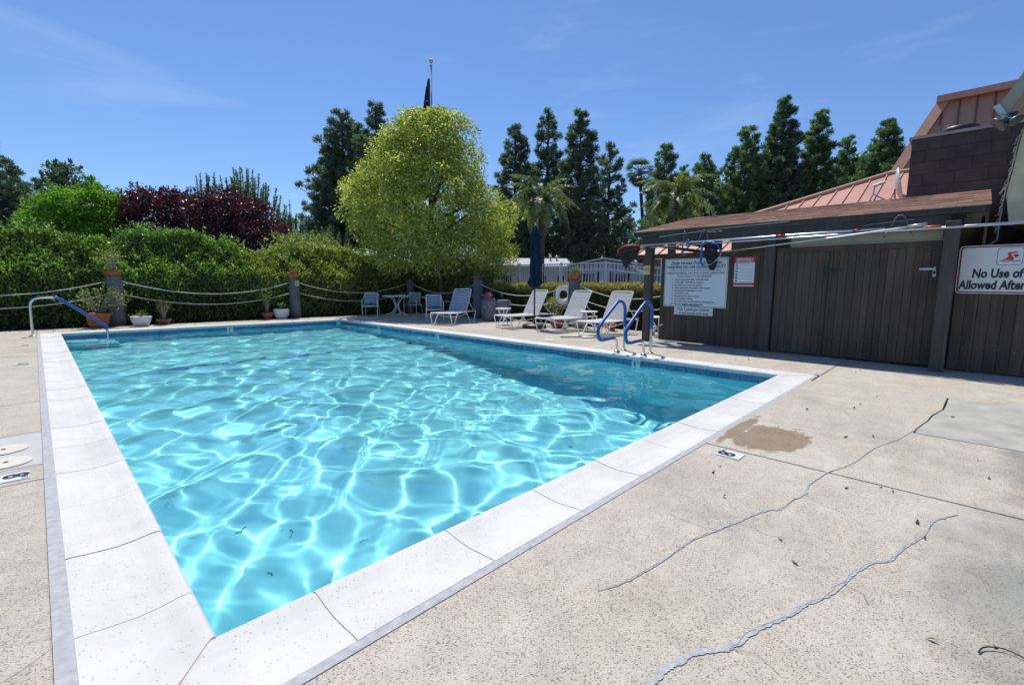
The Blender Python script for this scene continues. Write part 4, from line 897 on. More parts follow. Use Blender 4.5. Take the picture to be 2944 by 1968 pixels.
# ================================================================ pots and plants
def pot(name, lab, x, y_, z_, prof, mat, leaf=None, h=.4, r_=.2, n=80, size=.05, stems=6, stemmat='greytwig', axis=None, cat='potted plant', seed=0, aspect=.5):
    t = thing(name, lab, cat, (x, y_, z_)); m_ = MB(); m_.lathe(prof, n=28); m_.build('pot', mat, t, True)
    top = max(p[1] for p in prof); rt = max(p[0] for p in prof)
    m_ = MB(); m_.lathe([(rt * .86, top - .03), (rt * .86, top - .022)], n=20); m_.build('potting_soil', M['soil'], t)
    if leaf:
        rr = random.Random(seed); m_ = MB(); tips = []
        for k in range(stems):
            a = rr.uniform(0, 2 * PI); q = rr.uniform(.3, 1); ex, ey, ez = r_ * q * math.cos(a), r_ * q * math.sin(a), h * rr.uniform(.6, 1)
            m_.tube(smooth_path([(ex * .1, ey * .1, top - .03), (ex * .45, ey * .45, top + ez * .45), (ex, ey, top + ez)], 3), .006, 5); tips.append((x + ex, y_ + ey, z_ + top + ez))
        m_.build('stems', M[stemmat], t)
        pts = np.array([tips[i % len(tips)] for i in range(n)]) + rng.normal(size=(n, 3)) * np.array([.05, .05, .06]) * (r_ / .2)
        leaf_object('leaves', pts, size, leaf, t, aspect=aspect)
    return t
bowl = lambda R0, H: [(R0 * .5, 0), (R0 * .68, H * .12), (R0 * .90, H * .5), (R0 * .98, H * .82), (R0 * 1.04, H * .84), (R0 * 1.04, H), (R0 * .93, H), (R0 * .88, H * .85)]
tpot = lambda R0, H: [(R0 * .62, 0), (R0 * .90, H * .78), (R0 * .99, H * .78), (R0, H), (R0 * .9, H), (R0 * .86, H * .85)]
posts = [(-3.4, 14.2), (1.14, 14.2), (5.66, 14.2), (10.15, 14.2), (10.1, 10.1), (10.1, 6.1), (10.1, 2.6)]
plabs = ['weathered timber rope post beyond the left picture edge', 'thick weathered rope post behind the terracotta pot at the far left', 'weathered rope post with a no smoking plate, mid hedge', 'weathered rope post at the hedge corner hidden by the lime tree', 'weathered rope post beside the flower urn under the lime tree', 'dark rope post carrying the white life ring', 'weathered rope post behind the shed corner']
for (x, y_), lab in zip(posts, plabs):
    t = thing('rope_post', lab, 'post', (x, y_, 0)); m_ = MB(); rr = random.Random(int(x * 10)); m_.lathe([(.185, -.02), (.172, .3), (.165, .8), (.158, 1.27), (.150, 1.285)], n=26, wob=lambda a, z_: 1 + .012 * math.sin(5 * a) + .008 * math.sin(11 * a)); m_.build('timber', M['greypost'], t, True)
for i in range(len(posts) - 1):
    (xa, ya), (xb, yb) = posts[i], posts[i + 1]
    for lev, lname in ((1.14, 'upper'), (.80, 'lower')):
        nm = ['from the left edge to the first post', 'between the first post and the no smoking post', 'from the no smoking post to the hedge corner', 'from the hedge corner behind the blue strap chairs', 'from the urn post to the life ring post', 'from the life ring post toward the shed'][i]
        c = Vector(((xa + xb) / 2, (ya + yb) / 2, lev - .3)); t = thing('barrier_rope', f'sagging white {lname} rope {nm}', 'rope', c, 0, 'sagging white ropes strung between timber posts')
        m_ = W(); P_ = []
        d = Vector((xb - xa, yb - ya, 0)); ln = d.length; d.normalize()
        for k in range(25):
            s_ = .16 + (ln - .32) * k / 24; u_ = (k / 24 - .5) * 2; P_.append((xa + d.x * s_, ya + d.y * s_, lev - (.34 if lev > 1 else .30) * (1 - u_ * u_)))
        m_.tube(P_, .0125, 7); m_.build('strand', M['rope'], t, True)
pot('post_top_planter', 'terracotta bowl with tall straggly yellow green plant on the far left rope post', 1.14, 14.2, 1.285, bowl(.21, .12), M['terra'], L_jade, .48, .26, 330, .055, 22, seed=1)
pot('post_top_planter', 'orange bowl with small reddish succulents above the no smoking plate', 5.66, 14.2, 1.285, bowl(.19, .12), M['terra'], L_red, .13, .14, 60, .07, 8, seed=2)
pot('post_top_planter', 'brown bowl on the rope post under the hanging lime branches', 10.1, 10.1, 1.285, bowl(.19, .13), M['terradark'], L_green, .14, .16, 60, .08, 8, seed=3)
pot('post_top_planter', 'orange bowl with fresh green plant on the life ring post', 10.1, 6.1, 1.285, bowl(.21, .15), M['terra'], L_green, .14, .12, 130, .06, 8, seed=4)
nosmoke((5.66 + .02, 14.2 - .175, 1.13), -.15, 'small yellow no smoking plate on the second rope post', .12, .17)
pot('large_terracotta_pot', 'large terracotta pot with sprawling jade plant left of the first rope post', .73, 13.75, 0, [(.15, 0), (.20, .1), (.235, .30), (.26, .31), (.26, .36), (.235, .36), (.22, .30)], M['terra'], L_jade, .50, .50, 560, .062, 24, 'greytwig', seed=5)
pot('white_bowl_planter', 'white bowl planter right of the first rope post', 1.55, 13.62, 0, [(.13, 0), (.155, .02), (.20, .12), (.225, .22), (.225, .25), (.205, .25), (.2, .2)], M['whitepot'], L_jade, .07, .22, 60, .045, 10, seed=6)
pot('brown_pot', 'dull brown low pot with dry plant in hedge shade', 2.05, 13.75, 0, tpot(.17, .14), M['terradark'], L_dry, .5, .15, 150, .06, 14, seed=7)
pot('small_terracotta_pot', 'small terracotta pot with leafy stems left of the second post', 4.72, 13.95, 0, tpot(.17, .20), M['terra'], L_green, .65, .17, 130, .07, 12, seed=8)
pot('white_bowl_planter', 'white bowl planter beside the second rope post', 5.12, 13.92, 0, [(.14, 0), (.16, .02), (.22, .14), (.235, .28), (.235, .31), (.215, .31), (.2, .25)], M['whitepot'], L_green, .22, .14, 30, .07, 5, seed=9)
pot('flower_urn', 'tall carved grey urn overflowing with pink flowers', 9.62, 9.05, 0, [(.15, 0), (.19, .04), (.24, .25), (.26, .45), (.25, .58), (.21, .68), (.17, .70)], M['urn'], L_pink, .10, .17, 170, .055, 8, cat='urn', seed=10)
pot('cement_planter', 'plain grey cement planter with a small shoot behind the flower urn', 10.02, 8.83, 0, [(.20, 0), (.24, .1), (.27, .4), (.26, .60), (.18, .66), (.15, .66)], M['greypot'], L_green, .18, .06, 26, .07, 3, seed=11)
pot('ball_pot', 'red brown round pot on the ground behind the parasol base', 9.35, 6.05, 0, [(.10, 0), (.19, .08), (.22, .18), (.18, .28), (.11, .32), (.10, .33)], M['terradark'], None)
pot('round_grey_pot', 'round pale grey pot under the life ring', 9.98, 5.88, 0, [(.12, 0), (.22, .1), (.25, .26), (.22, .42), (.12, .50), (.11, .51)], M['whitepot'], None)
pot('small_red_pot', 'small red pot behind the chaise longue nearest the shed', 9.75, 4.65, 0, tpot(.13, .18), M['terra'], L_red, .10, .1, 20, .05, 4, seed=12)
pot('small_pink_pot', 'small faded pink pot behind the shed corner post', 9.7, 3.55, 0, tpot(.13, .2), M['whitepot'], L_green, .25, .12, 60, .06, 6, seed=13)
t = thing('spurge_plant', 'pale green branching spurge growing below the life ring', 'plant', (9.95, 6.55, 0)); m_ = MB(); rr = random.Random(3); tips = []
for k in range(9):
    a = rr.uniform(0, 6.28); q = rr.uniform(.1, .35); ex = (q * math.cos(a), q * math.sin(a), rr.uniform(.45, .78)); m_.tube(smooth_path([(0, 0, 0), (ex[0] * .5, ex[1] * .5, ex[2] * .5), ex], 3), .012, 6); tips.append(Vector(ex) + t.location)
m_.build('stems', M['greytwig'], t)
leaf_object('leaves', np.array([tips[i % 9] for i in range(300)]) + rng.normal(size=(300, 3)) * .07, .07, L_jade, t)
# life ring
t = thing('life_ring', 'white life ring with rope hanging on the post with the orange bowl', 'life ring', (9.91, 6.32, .86), R(-38))
m_ = MB(); Ra, ra = .185, .062; V_ = []; F_ = []; na, nb = 36, 12
for i in range(na):
    a = 2 * PI * i / na
    for k in range(nb): b2 = 2 * PI * k / nb; V_.append(((Ra + ra * math.cos(b2)) * math.cos(a) * .92, ra * .7 * math.sin(b2), (Ra + ra * math.cos(b2)) * math.sin(a) * 1.08))
for i in range(na):
    for k in range(nb): F_.append((i * nb + k, ((i + 1) % na) * nb + k, ((i + 1) % na) * nb + (k + 1) % nb, i * nb + (k + 1) % nb))
m_.add(V_, F_); m_.build('ring', M['white'], t, True)
m_ = MB(); m_.tube(smooth_path([(.0, -.02, .27), (-.18, 0, .22), (-.27, 0, .05), (-.27, 0, -.1), (-.20, 0, -.26), (-.05, 0, -.31), (.14, 0, -.27), (.27, 0, -.1), (.28, 0, .05), (.20, 0, .2), (.02, .04, .42)], 4), .009, 6); m_.build('grab_line', M['rope'], t, True)

# ================================================================ HEDGES
def lerp_profile(x, xs, zs_): return np.interp(x, xs, zs_)
def hedge_far():
    t = thing('tall_hedge', 'tall clipped green hedge running the full length behind the far rope line', 'hedge', (2, 15.2, 0))
    xs = [-9, -3, -.77, -.19, .76, 1.28, 1.45, 1.57, 2.2, 2.67, 3.42, 3.8, 4.3, 4.98, 5.68, 6.42, 8.0, 9.2, 10.6, 12.5]
    zs_ = [2.6, 2.5, 2.36, 2.33, 2.22, 2.16, 2.2, 2.42, 2.45, 2.56, 2.50, 2.3, 2.26, 1.95, 2.28, 2.36, 2.28, 2.1, 2.0, 1.9]
    zs_ = [1.14 + (q - 1.14) * 1.03 for q in zs_]
    def front(x, z_): return 14.62 + .16 * nz2(x, z_ * 1.6, 1.1, 3) + .10 * nz2(x * 3, z_ * 3, 1, 7) + .95 * np.maximum(0, z_ - 1.42) - .10 * np.exp(-((z_ - 1.4) / .35) ** 2)
    n = 67000
    x = rng.uniform(-9, 11.6, n); u_ = rng.random(n); top = lerp_profile(x, xs, zs_) + .10 * nz2(x * 2.2, x * 0 + 1, 1.3, 2)
    z_ = u_ ** .9 * top; yv = front(x, z_) + rng.exponential(.07, n) - .05
    P1 = np.stack([x, yv, z_], 1); A1 = np.tile([0, -.7, .8], (n, 1))
    n2 = 32000; x = rng.uniform(-9, 11.6, n2); y2 = rng.uniform(.75, 1.7, n2); top = lerp_profile(x, xs, zs_) + .10 * nz2(x * 2.2, x * 0 + 1, 1.3, 2)
    z2_ = top  + .12 * nz2(x * 2, y2 * 2, 1.4, 5) - rng.exponential(.05, n2) + .04
    P2_ = np.stack([x, 14.68 + y2, z2_], 1); A2 = np.tile([0, -.1, 1.0], (n2, 1))
    # shoots
    ns = 1300; xs_ = rng.uniform(-9, 10.3, ns); yb = rng.uniform(15.3, 16.0, ns); tb = lerp_profile(xs_, xs, zs_); L_ = rng.uniform(.08, .30, ns) * (.6 + .8 * (nz2(xs_ * 1.3, yb, 1, 9) > .1))
    P3 = []; 
    for k in range(7): P3.append(np.stack([xs_ + rng.normal(size=ns) * .03, yb + rng.normal(size=ns) * .03, tb + L_ * k / 6], 1))
    P3 = np.concatenate(P3); A3 = np.tile([0, 0, .8], (len(P3), 1))
    Pt = np.concatenate([P1, P2_, P3]); At = np.concatenate([A1, A2, A3])
    sel = Pt[:, 0] + .5 * nz2(Pt[:, 0], Pt[:, 2], 1, 4) > 4.6
    leaf_object('foliage', Pt[~sel], .092, L_hedge, t, aspect=.42, axis=At[~sel], kind='stuff'); leaf_object('foliage', Pt[sel], .085, L_hedge2, t, aspect=.42, axis=At[sel], kind='stuff')
    m_ = W(); nn = 60; V_ = []
    for k in range(nn):
        x = -9 + 20.4 * k / (nn - 1); tp = float(lerp_profile(x, xs, zs_)) - .22; fr_ = [float(front(x, q)) + .20 for q in (.0, .9, tp)]
        V_ += [(x, fr_[0], 0), (x, fr_[1], .9), (x, fr_[2], tp), (x, 16.3, tp), (x, 16.3, 0)]
    m_.add(V_, [(k * 5 + q, k * 5 + (q + 1) % 5, (k + 1) * 5 + (q + 1) % 5, (k + 1) * 5 + q) for k in range(nn - 1) for q in range(5)] + [(4, 3, 2, 1, 0), tuple((nn - 1) * 5 + q for q in range(5))]); m_.build('branches', M['twig'], t)  # solid dark core added so the gaps between leaves look shaded
hedge_far()
def hedge_low():
    t = thing('low_hedge', 'low clipped hedge with reddish yellow tips behind the loungers', 'hedge', (11.2, 7, 0))
    n = 30000; y_ = rng.uniform(1.5, 12.2, n); top = 1.12 + .04 * nz2(y_ * 2, y_ * 0, 1.2, 3); z_ = rng.random(n) ** .85 * top; x = 10.72 + .07 * nz2(y_ * 2, z_ * 3, 1, 1) + rng.exponential(.05, n)
    P1 = np.stack([x, y_, z_], 1); n2 = 16000; y2 = rng.uniform(1.5, 12.2, n2); x2 = rng.uniform(10.72, 11.75, n2); z2_ = 1.13 + .04 * nz2(y2 * 2, x2 * 2, 1.2, 3) + rng.normal(size=n2) * .035
    P2_ = np.stack([x2, y2, z2_], 1)
    leaf_object('foliage', np.concatenate([P1, P2_]), .07, L_low, t, aspect=.42, axis=np.concatenate([np.tile([-.7, 0, .6], (n, 1)), np.tile([0, 0, 1], (n2, 1))]), kind='stuff')
    m_ = W(); m_.box((11.28, 6.85, .5), (.9, 10.6, .96)); m_.build('branches', M['twig'], t)  # dark box added inside, stands in for the shaded depth of the hedge
hedge_low()
def hedge_corner():
    t = thing('corner_hedge', 'dark leafy hedge under the lime tree joining tall and low hedges', 'hedge', (11.2, 12.5, 0))
    n = 15000; y_ = rng.uniform(10.4, 14.9, n); top = np.interp(y_, [10.4, 11.3, 12.5, 14.9], [1.35, 1.75, 2.0, 2.1]) + .10 * nz2(y_ * 2, y_ * 0, 1.2, 3); z_ = rng.random(n) * top; x = 10.70 + .12 * nz2(y_ * 2, z_ * 3, 1, 1) + rng.exponential(.10, n)
    P1 = np.stack([x, y_, z_], 1); n2 = 6000; y2 = rng.uniform(10.4, 14.9, n2); x2 = rng.uniform(10.7, 11.8, n2); z2_ = np.interp(y2, [10.4, 11.3, 12.5, 14.9], [1.35, 1.75, 2.0, 2.1]) + rng.normal(size=n2) * .06
    leaf_object('foliage', np.concatenate([P1, np.stack([x2, y2, z2_], 1)]), .09, L_hedge2, t, aspect=.42, kind='stuff')
    m_ = W(); m_.box((11.3, 12.9, .75), (.8, 3.6, 1.5)); m_.build('branches', M['twig'], t)  # added dark block, shade behind the foliage put in as solid colour
hedge_corner()

# ================================================================ TREES
def trunk(pts, rs, t, mat='bark', name='trunk', n=10):
    m_ = W(); m_.tube(pts, .1, n, rs=rs); return m_.build(name, M[mat], t, True)
# big lime-green tree
def lime_tree():
    D = 18.0; c = _lat(1242, D); t = thing('lime_green_tree', 'big rounded lime green tree leaning over the rope post at mid picture', 'tree', (c.x, c.y, 0))
    sc_ = D / FP * 1.2549
    lat_ = Vector((.697, -.717, 0)); fwd_ = Vector((.717, .697, 0))
    prof_ = [(625, 1000, 1160), (600, 850, 1185), (570, 830, 1190), (540, 808, 1188), (510, 796, 1178), (478, 796, 1160), (450, 802, 1135), (422, 822, 1108), (395, 850, 1098), (368, 872, 1100), (342, 886, 1098), (318, 905, 1080), (302, 935, 1040)]
    C_, R_ = [], []
    for vy, xl, xr in prof_:
        z_ = CAM.z + (656 - vy) * sc_; cx = ((xl + xr) / 2 - 990) * sc_; hw = (xr - xl) / 2 * sc_
        per = max(6, int(hw * 4.4))
        for k in range(per):
            a = 2 * PI * (k + rng.uniform(-.3, .3)) / per; rr = rng.uniform(.32, .80) * (1 if hw > 1.6 else .68); q = max(.05, hw * (.955 + .06 * math.sin(3 * a + z_ * 2.3) + .06 * math.sin(5 * a - z_ * 3.1 + 1)) - rr * rng.uniform(.70, 1.0))
            p = lat_ * (cx + q * math.cos(a)) + fwd_ * (q * .92 * math.sin(a)); C_.append((c.x + p.x, c.y + p.y, z_ + rng.uniform(-.2, .2))); R_.append(rr)
        for k in range(int(per * .7)):
            a = rng.uniform(0, 6.28); q = hw * rng.uniform(.2, .78); p = lat_ * (cx + q * math.cos(a)) + fwd_ * (q * math.sin(a)); C_.append((c.x + p.x, c.y + p.y, z_ + rng.uniform(-.2, .2))); R_.append(.45)
    P_, N_ = shell(C_, R_, 1450, .95, .55, 1.12, .5)
    ax = N_ * .5 + np.array([0, 0, -.55])
    leaf_object('crown', P_, .125, L_lime, t, aspect=.42, axis=ax, spread=.8)
    b0 = _lat(1270, D)
    trunk(smooth_path([(b0.x, b0.y, -.05), (b0.x, b0.y, .8), (b0.x - .05, b0.y + .03, 1.6), (c.x, c.y, 3.2), (c.x, c.y, 5.4)], 3), [.16] * 4 + [.14] * 3 + [.11] * 3 + [.06] * 3, t)
    m_ = W()
    for k in range(16):
        a = k * 2.4; z0 = 1.7 + .22 * k; q = 2.3 * (1 - abs(k - 6) / 16); p = lat_ * q * math.cos(a) + fwd_ * q * math.sin(a)
        m_.tube(smooth_path([(c.x, c.y, z0), (c.x + p.x * .5, c.y + p.y * .5, z0 + .5), (c.x + p.x, c.y + p.y, z0 + 1.0)], 3), .05, 6, rs=[.07, .065, .06, .05, .04, .03, .02])
    m_.build('limbs', M['bark'], t)
lime_tree()

def clump_tree(name, lab, px, D, prof_, mat, leafsize, per, rcl=(.35, .6), squash=.85, aspect=.42, group=None, lower=.6, gaps=0, axisz=0, dens=1.0, cat='tree', dcol=.85):
    """prof_: (picture row, left column, right column) in source pixels of the outline"""
    c = _lat(px, D); t = thing(name, lab, cat, (c.x, c.y, 0), 0, group); s_ = D / FP
    lat_ = Vector((.697, -.717, 0)); fwd_ = Vector((.717, .697, 0)); C_, R_ = [], []
    for vy, xl, xr in prof_:
        z_ = zat(vy, D, (xl + xr) / 2); cx = ((xl + xr) / 2 - px) * s_; hw = max(.1, (xr - xl) / 2 * s_)
        k_ = max(3, int(hw / rcl[1] * 4.2 * dens))
        for k in range(k_):
            if rng.random() < gaps: continue
            a = 2 * PI * (k + rng.uniform(-.4, .4)) / k_; rr = rng.uniform(*rcl) * min(1, .45 + hw / 2.2); q = max(0, hw * rng.uniform(.82, 1.12) - rr * rng.uniform(.6, 1.1)); p = lat_ * (cx + q * math.cos(a)) + fwd_ * (q * dcol * math.sin(a))
            C_.append((c.x + p.x, c.y + p.y, z_ + rng.uniform(-.55, .5) * rcl[1])); R_.append(rr)
    P_, N_ = shell(C_, R_, per, squash, .3, 1.15, lower)
    kk = rng.integers(0, len(C_), int(len(C_) * 1.2)); SP = []
    for q_ in kk:                        # stray shoots that break the outline
        d_ = rng.normal(size=3); d_[2] = abs(d_[2]) + .4; d_ /= np.linalg.norm(d_); l_ = R_[q_] * rng.uniform(1.0, 1.75); SP.append(np.array(C_[q_]) + d_ * l_ * rng.uniform(.5, 1, (22, 1)) + rng.normal(size=(22, 3)) * .045)
    SP = np.concatenate(SP); P_ = np.concatenate([P_, SP]); N_ = np.concatenate([N_, np.tile([0, 0, .6], (len(SP), 1))])
    leaf_object('crown', P_, leafsize, mat, t, aspect=aspect, axis=N_ + np.array([0, 0, axisz]), spread=.7)
    ztop = zat(prof_[0][0], D, px); trunk([(c.x, c.y, -.1), (c.x, c.y, ztop * .5), (c.x, c.y, ztop * .93)], [max(.1, ztop * .018), ztop * .012, .03], t, n=8)
    return t
S = 1.2549
def pr(rows): return [(a * S, b2 * S, c * S) for a, b2, c in rows]
clump_tree('bright_green_tree', 'bright yellow green tree above the hedge at far left', 205 * S, 21, pr([(434, 225, 250), (450, 205, 285), (468, 150, 300), (485, 125, 305), (505, 100, 310), (525, 95, 310), (545, 100, 300)]), L_bright, .15, 1000, (.35, .6), gaps=.02, dens=1.3)
clump_tree('purple_plum_tree', 'purple leaved plum tree behind the hedge, the left one', 385 * S, 22, pr([(456, 340, 420), (462, 318, 445), (470, 305, 470), (490, 300, 480), (510, 300, 480), (530, 320, 480), (550, 320, 480)]), L_plum, .135, 900, (.35, .6), gaps=.06, dens=1.3)
clump_tree('purple_plum_tree', 'wide purple leaved plum tree behind the hedge, the right one', 540 * S, 21, pr([(463, 500, 560), (472, 470, 590), (480, 450, 615), (500, 450, 625), (520, 450, 635), (540, 460, 660), (560, 500, 660), (580, 520, 640)]), L_plum, .135, 1000, (.35, .6), gaps=.02, dens=1.3)
clump_tree('olive_shrub', 'olive coloured shrub peeking above the hedge right of the plum trees', 690 * S, 20, pr([(535, 670, 700), (545, 650, 730), (560, 630, 770), (575, 620, 800)]), L_hedge2, .10, 500, (.3, .5))
def spiky(name, lab, px, D, rows_, mat=L_pine2, n=60):
    """young pine: upward bottle-brush shoots"""
    c = _lat(px, D); t = thing(name, lab, 'tree', (c.x, c.y, 0)); s_ = D / FP; lat_ = Vector((.697, -.717, 0)); fwd_ = Vector((.717, .697, 0)); P_, A_ = [], []
    m_ = W(); m_.tube([(c.x, c.y, -.1), (c.x, c.y, 3)], .12, 8, rs=[.15, .08]); 
    for vy, xl, xr, k_ in rows_:
        z_ = zat(vy, D, (xl + xr) / 2)
        for k in range(k_):
            lx = (rng.uniform(xl, xr) - px) * s_; q = rng.uniform(-1, 1) * (xr - xl) * s_ * .4; base_ = Vector((c.x, c.y, 0)) + lat_ * lx + fwd_ * q; ln = rng.uniform(.9, 1.7); lean = lat_ * (lx * .18)
            z0 = z_ - ln * rng.uniform(.2, 1.4); m_.tube([(base_.x - lean.x, base_.y - lean.y, z0 - .5), (base_.x, base_.y, z0), (base_.x + lean.x, base_.y + lean.y, z0 + ln)], .02, 4, rs=[.03, .025, .012])
            m = 110; u_ = rng.random(m)[:, None]; aa = rng.uniform(0, 6.28, m); dirs = np.stack([np.cos(aa), np.sin(aa), np.full(m, .75)], 1)
            pts = np.array([[base_.x, base_.y, z0]]) + np.array([[lean.x, lean.y, ln]]) * u_ + dirs * .07 * (1.25 - u_); P_.append(pts); A_.append(dirs)
    m_.build('trunk', M['bark'], t)
    leaf_object('crown', np.concatenate(P_), .22, mat, t, aspect=.11, axis=np.concatenate(A_), spread=.25)
spiky('young_pine', 'young pine with upright bottle brush shoots above the plum trees', 575 * S, 27, [(425 * S, 545 * S, 600 * S, 26), (450 * S, 515 * S, 630 * S, 50), (475 * S, 510 * S, 640 * S, 50), (505 * S, 560 * S, 650 * S, 40)])
spiky('young_pine', 'smaller young pine with upright shoots left of the big one', 483 * S, 27, [(448 * S, 460 * S, 505 * S, 20), (465 * S, 450 * S, 520 * S, 25)])
spiky('young_pine', 'low feathery young pine right of the plum trees', 672 * S, 28, [(510 * S, 650 * S, 692 * S, 22), (530 * S, 645 * S, 700 * S, 25)])
spiky('young_pine', 'low feathery young pine left of the lime tree', 745 * S, 28, [(548 * S, 705 * S, 780 * S, 30), (560 * S, 700 * S, 800 * S, 30)])

def pine(lab, vx, D, vtop, vhw, vbase=600, mat=None, bare=0, top=.12, dens=1.0, lean=0):
    mat = mat or L_pine; px = vx * S; c = _lat(px, D); t = thing('canary_pine', lab, 'tree', (c.x, c.y, 0), 0, 'tall dark conifers on the skyline'); s_ = D / FP * S
    zt = zat(vtop * S, D, px); H = zt; hw = vhw * s_; zb = max(.5, zat(vbase * S, D, px) + bare * H); span = zt - zb
    P_, A_ = [], []; br = W(); nw_ = max(9, int(span / .62)); k = 0
    for wv in range(nw_):
        f_ = (wv + .35) / nw_; wj = rng.uniform(.72, 1.18)
        env0 = hw * (1.12 * (1 - f_) ** .80 + top * .22 * (1 - f_)) * min(1, .75 + f_ * 2.5) * wj
        nbr = max(3, int((3.2 + env0 * 2.1) * dens))
        for q_ in range(nbr):
            a = k * 2.399 + rng.uniform(-.3, .3); k += 1; q = env0 * rng.uniform(.62, 1.15) + .12; z_ = zb + span * f_ + rng.uniform(-.25, .25); up = .34 * q + .12
            if rng.random() < .10: q *= 1.25
            dx, dy = math.cos(a), math.sin(a); tipz = min(z_ + up, zt - .1)
            br.tube([(c.x, c.y, z_ - .05), (c.x + dx * q * .6, c.y + dy * q * .6, z_ + up * .25), (c.x + dx * q, c.y + dy * q, tipz)], .05, 4, rs=[.06, .035, .015])
            n_t = 1 if q < .7 else (2 if q < 1.7 else 3)
            for m_t in range(n_t):
                g_ = 1 - .30 * m_t + rng.uniform(-.06, .06); zz = z_ + up * g_ ** 2.2; sx_ = rng.uniform(-.25, .25) * q * .4
                cc = np.array([c.x + dx * q * g_ - dy * sx_, c.y + dy * q * g_ + dx * sx_, min(zz, zt - .15) + .08]); rr = rng.uniform(.26, .42) * (.75 + .25 * min(1, q)) * (H / 14) ** .35
                m = int(165 * (rr / .34) ** 2); d = unit(rng.normal(size=(m, 3)) * np.array([1, 1, .8]) + np.array([dx * .5, dy * .5, .35]))
                P_.append(cc + d * rr * rng.uniform(.25, 1.15, (m, 1)) * np.array([1, 1, .9])); A_.append(d * .8 + np.array([0, 0, .45]))
    m = 330; u_ = rng.random((m, 1)); P_.append(np.array([[c.x, c.y, zt - H * .12]]) + np.array([[0, 0, H * .12]]) * u_ + rng.normal(size=(m, 3)) * np.array([.30, .30, .1]) * (1.05 - u_)); A_.append(np.tile([0, 0, 1.], (m, 1)))
    leaf_object('crown', np.concatenate(P_), .25 * (D / 38) ** .5, mat, t, aspect=.20, axis=np.concatenate(A_), spread=.5)
    trunk([(c.x, c.y, -.2), (c.x, c.y, H * .45), (c.x, c.y, H * .97)], [H * .017, H * .011, .05], t, n=8); br.build('limbs', M['bark'], t)
    return t
pine('dark conifer at the left picture edge, the tallest on that side', 2, 34, 308, 92, dens=1.5, top=.3)
pine('slim dark conifer just right of the tall left edge conifer', 62, 36, 430, 44)
pine('low greyish conifer between the two left hand conifers', 112, 42, 412, 36, top=.3)
clump_tree('canary_pine', 'dense dark conifer crown standing behind the bright green tree', 175 * S, 36, pr([(386, 158, 192), (398, 138, 210), (415, 133, 214), (432, 136, 208), (450, 128, 205), (480, 120, 215), (520, 120, 220)]), L_pine, .28, 210, (.45, .8), gaps=.05, group='tall dark conifers on the skyline', axisz=.5)
pine('dark conifer left of the lime tree, the front one of three', 797, 34, 260, 82, 575, dens=1.7, top=.3)
pine('narrow dark conifer squeezed between two big ones left of the lime tree', 832, 37, 287, 46, 575)
pine('tall dark conifer partly behind the upper left of the lime tree', 872, 37, 241, 52, 575, dens=1.4, top=.3)
pine('low dark conifer whose boughs reach out at the left of the lime tree', 762, 36, 352, 56, 575, dens=1.3, top=.5)
pine('conifer whose tip alone shows over the lime tree by the flagpole', 948, 44, 255, 34, 560)
pine('broad conifer directly right of the lime tree', 1178, 40, 287, 66, 605, dens=1.3)
pine('airy conifer with visible trunk, second right of the lime tree', 1250, 42, 251, 58, 605, top=.1, dens=.95)
pine('tall dense conifer in the middle of the right hand row', 1322, 38, 256, 58, 605, dens=1.5, top=.35)
pine('slender open conifer left of the fan palm', 1388, 40, 333, 58, 605, dens=1.0)
pine('rounded greener conifer right of the fan palm', 1510, 42, 335, 56, 600, L_pine2, top=.35, dens=1.2)
pine('small conifer behind the bushy palm by the shed', 1553, 48, 380, 42, 600, L_pine2)
pine('mid sized conifer above the left end of the shed roof', 1597, 42, 356, 60, 600, L_pine2, top=.3, dens=1.2)
pine('full conifer left of the tallest one above the shed roof', 1690, 42, 294, 70, 600, L_pine2, dens=1.5, top=.3)
pine('tallest slim conifer above the shed roof', 1767, 42, 224, 62, 600, L_pine, dens=1.4)
pine('second slim conifer right of the tallest one', 1847, 42, 256, 60, 600, L_pine2, dens=1.4, top=.2)
pine('short conifer between two larger ones over the coral roof', 1912, 46, 316, 50, 600, L_pine2)
pine('broad bright conifer above the coral roof', 1998, 42, 278, 74, 600, L_pine2, dens=1.5, top=.25)
pine('conifer just left of the steep coral roof edge', 2095, 44, 282, 62, 600, L_pine, dens=1.2)
# low dark tree mass that closes the view beneath the row of conifers
for k, (vx, D, vt, hwid) in enumerate(((1160, 47, 510, 60), (1290, 50, 530, 70), (1420, 52, 505, 70), (1620, 50, 425, 90), (1760, 50, 400, 95), (1900, 52, 385, 90), (2020, 50, 385, 90), (60, 48, 455, 120), (760, 44, 540, 60))):
    clump_tree('background_tree', ['dark low tree between the lime tree and the first palm', 'dark low tree behind the navy parasol', 'dark low tree behind the gabled home', 'low green tree behind the bushy palm', 'low green tree under the tallest conifer', 'low green tree under the short conifer', 'low green tree under the broad bright conifer', 'low dark tree under the left edge conifers', 'low dark tree left of the lime tree'][k], vx * S, D, [(vt * S, (vx - hwid * .5) * S, (vx + hwid * .5) * S), ((vt + 25) * S, (vx - hwid * .85) * S, (vx + hwid * .85) * S), ((vt + 60) * S, (vx - hwid) * S, (vx + hwid) * S), ((vt + 100) * S, (vx - hwid) * S, (vx + hwid) * S)], L_pine if k < 3 or k > 6 else L_pine2, .42, 90, (.9, 1.5), gaps=.12, group='low trees closing the view behind the conifers')

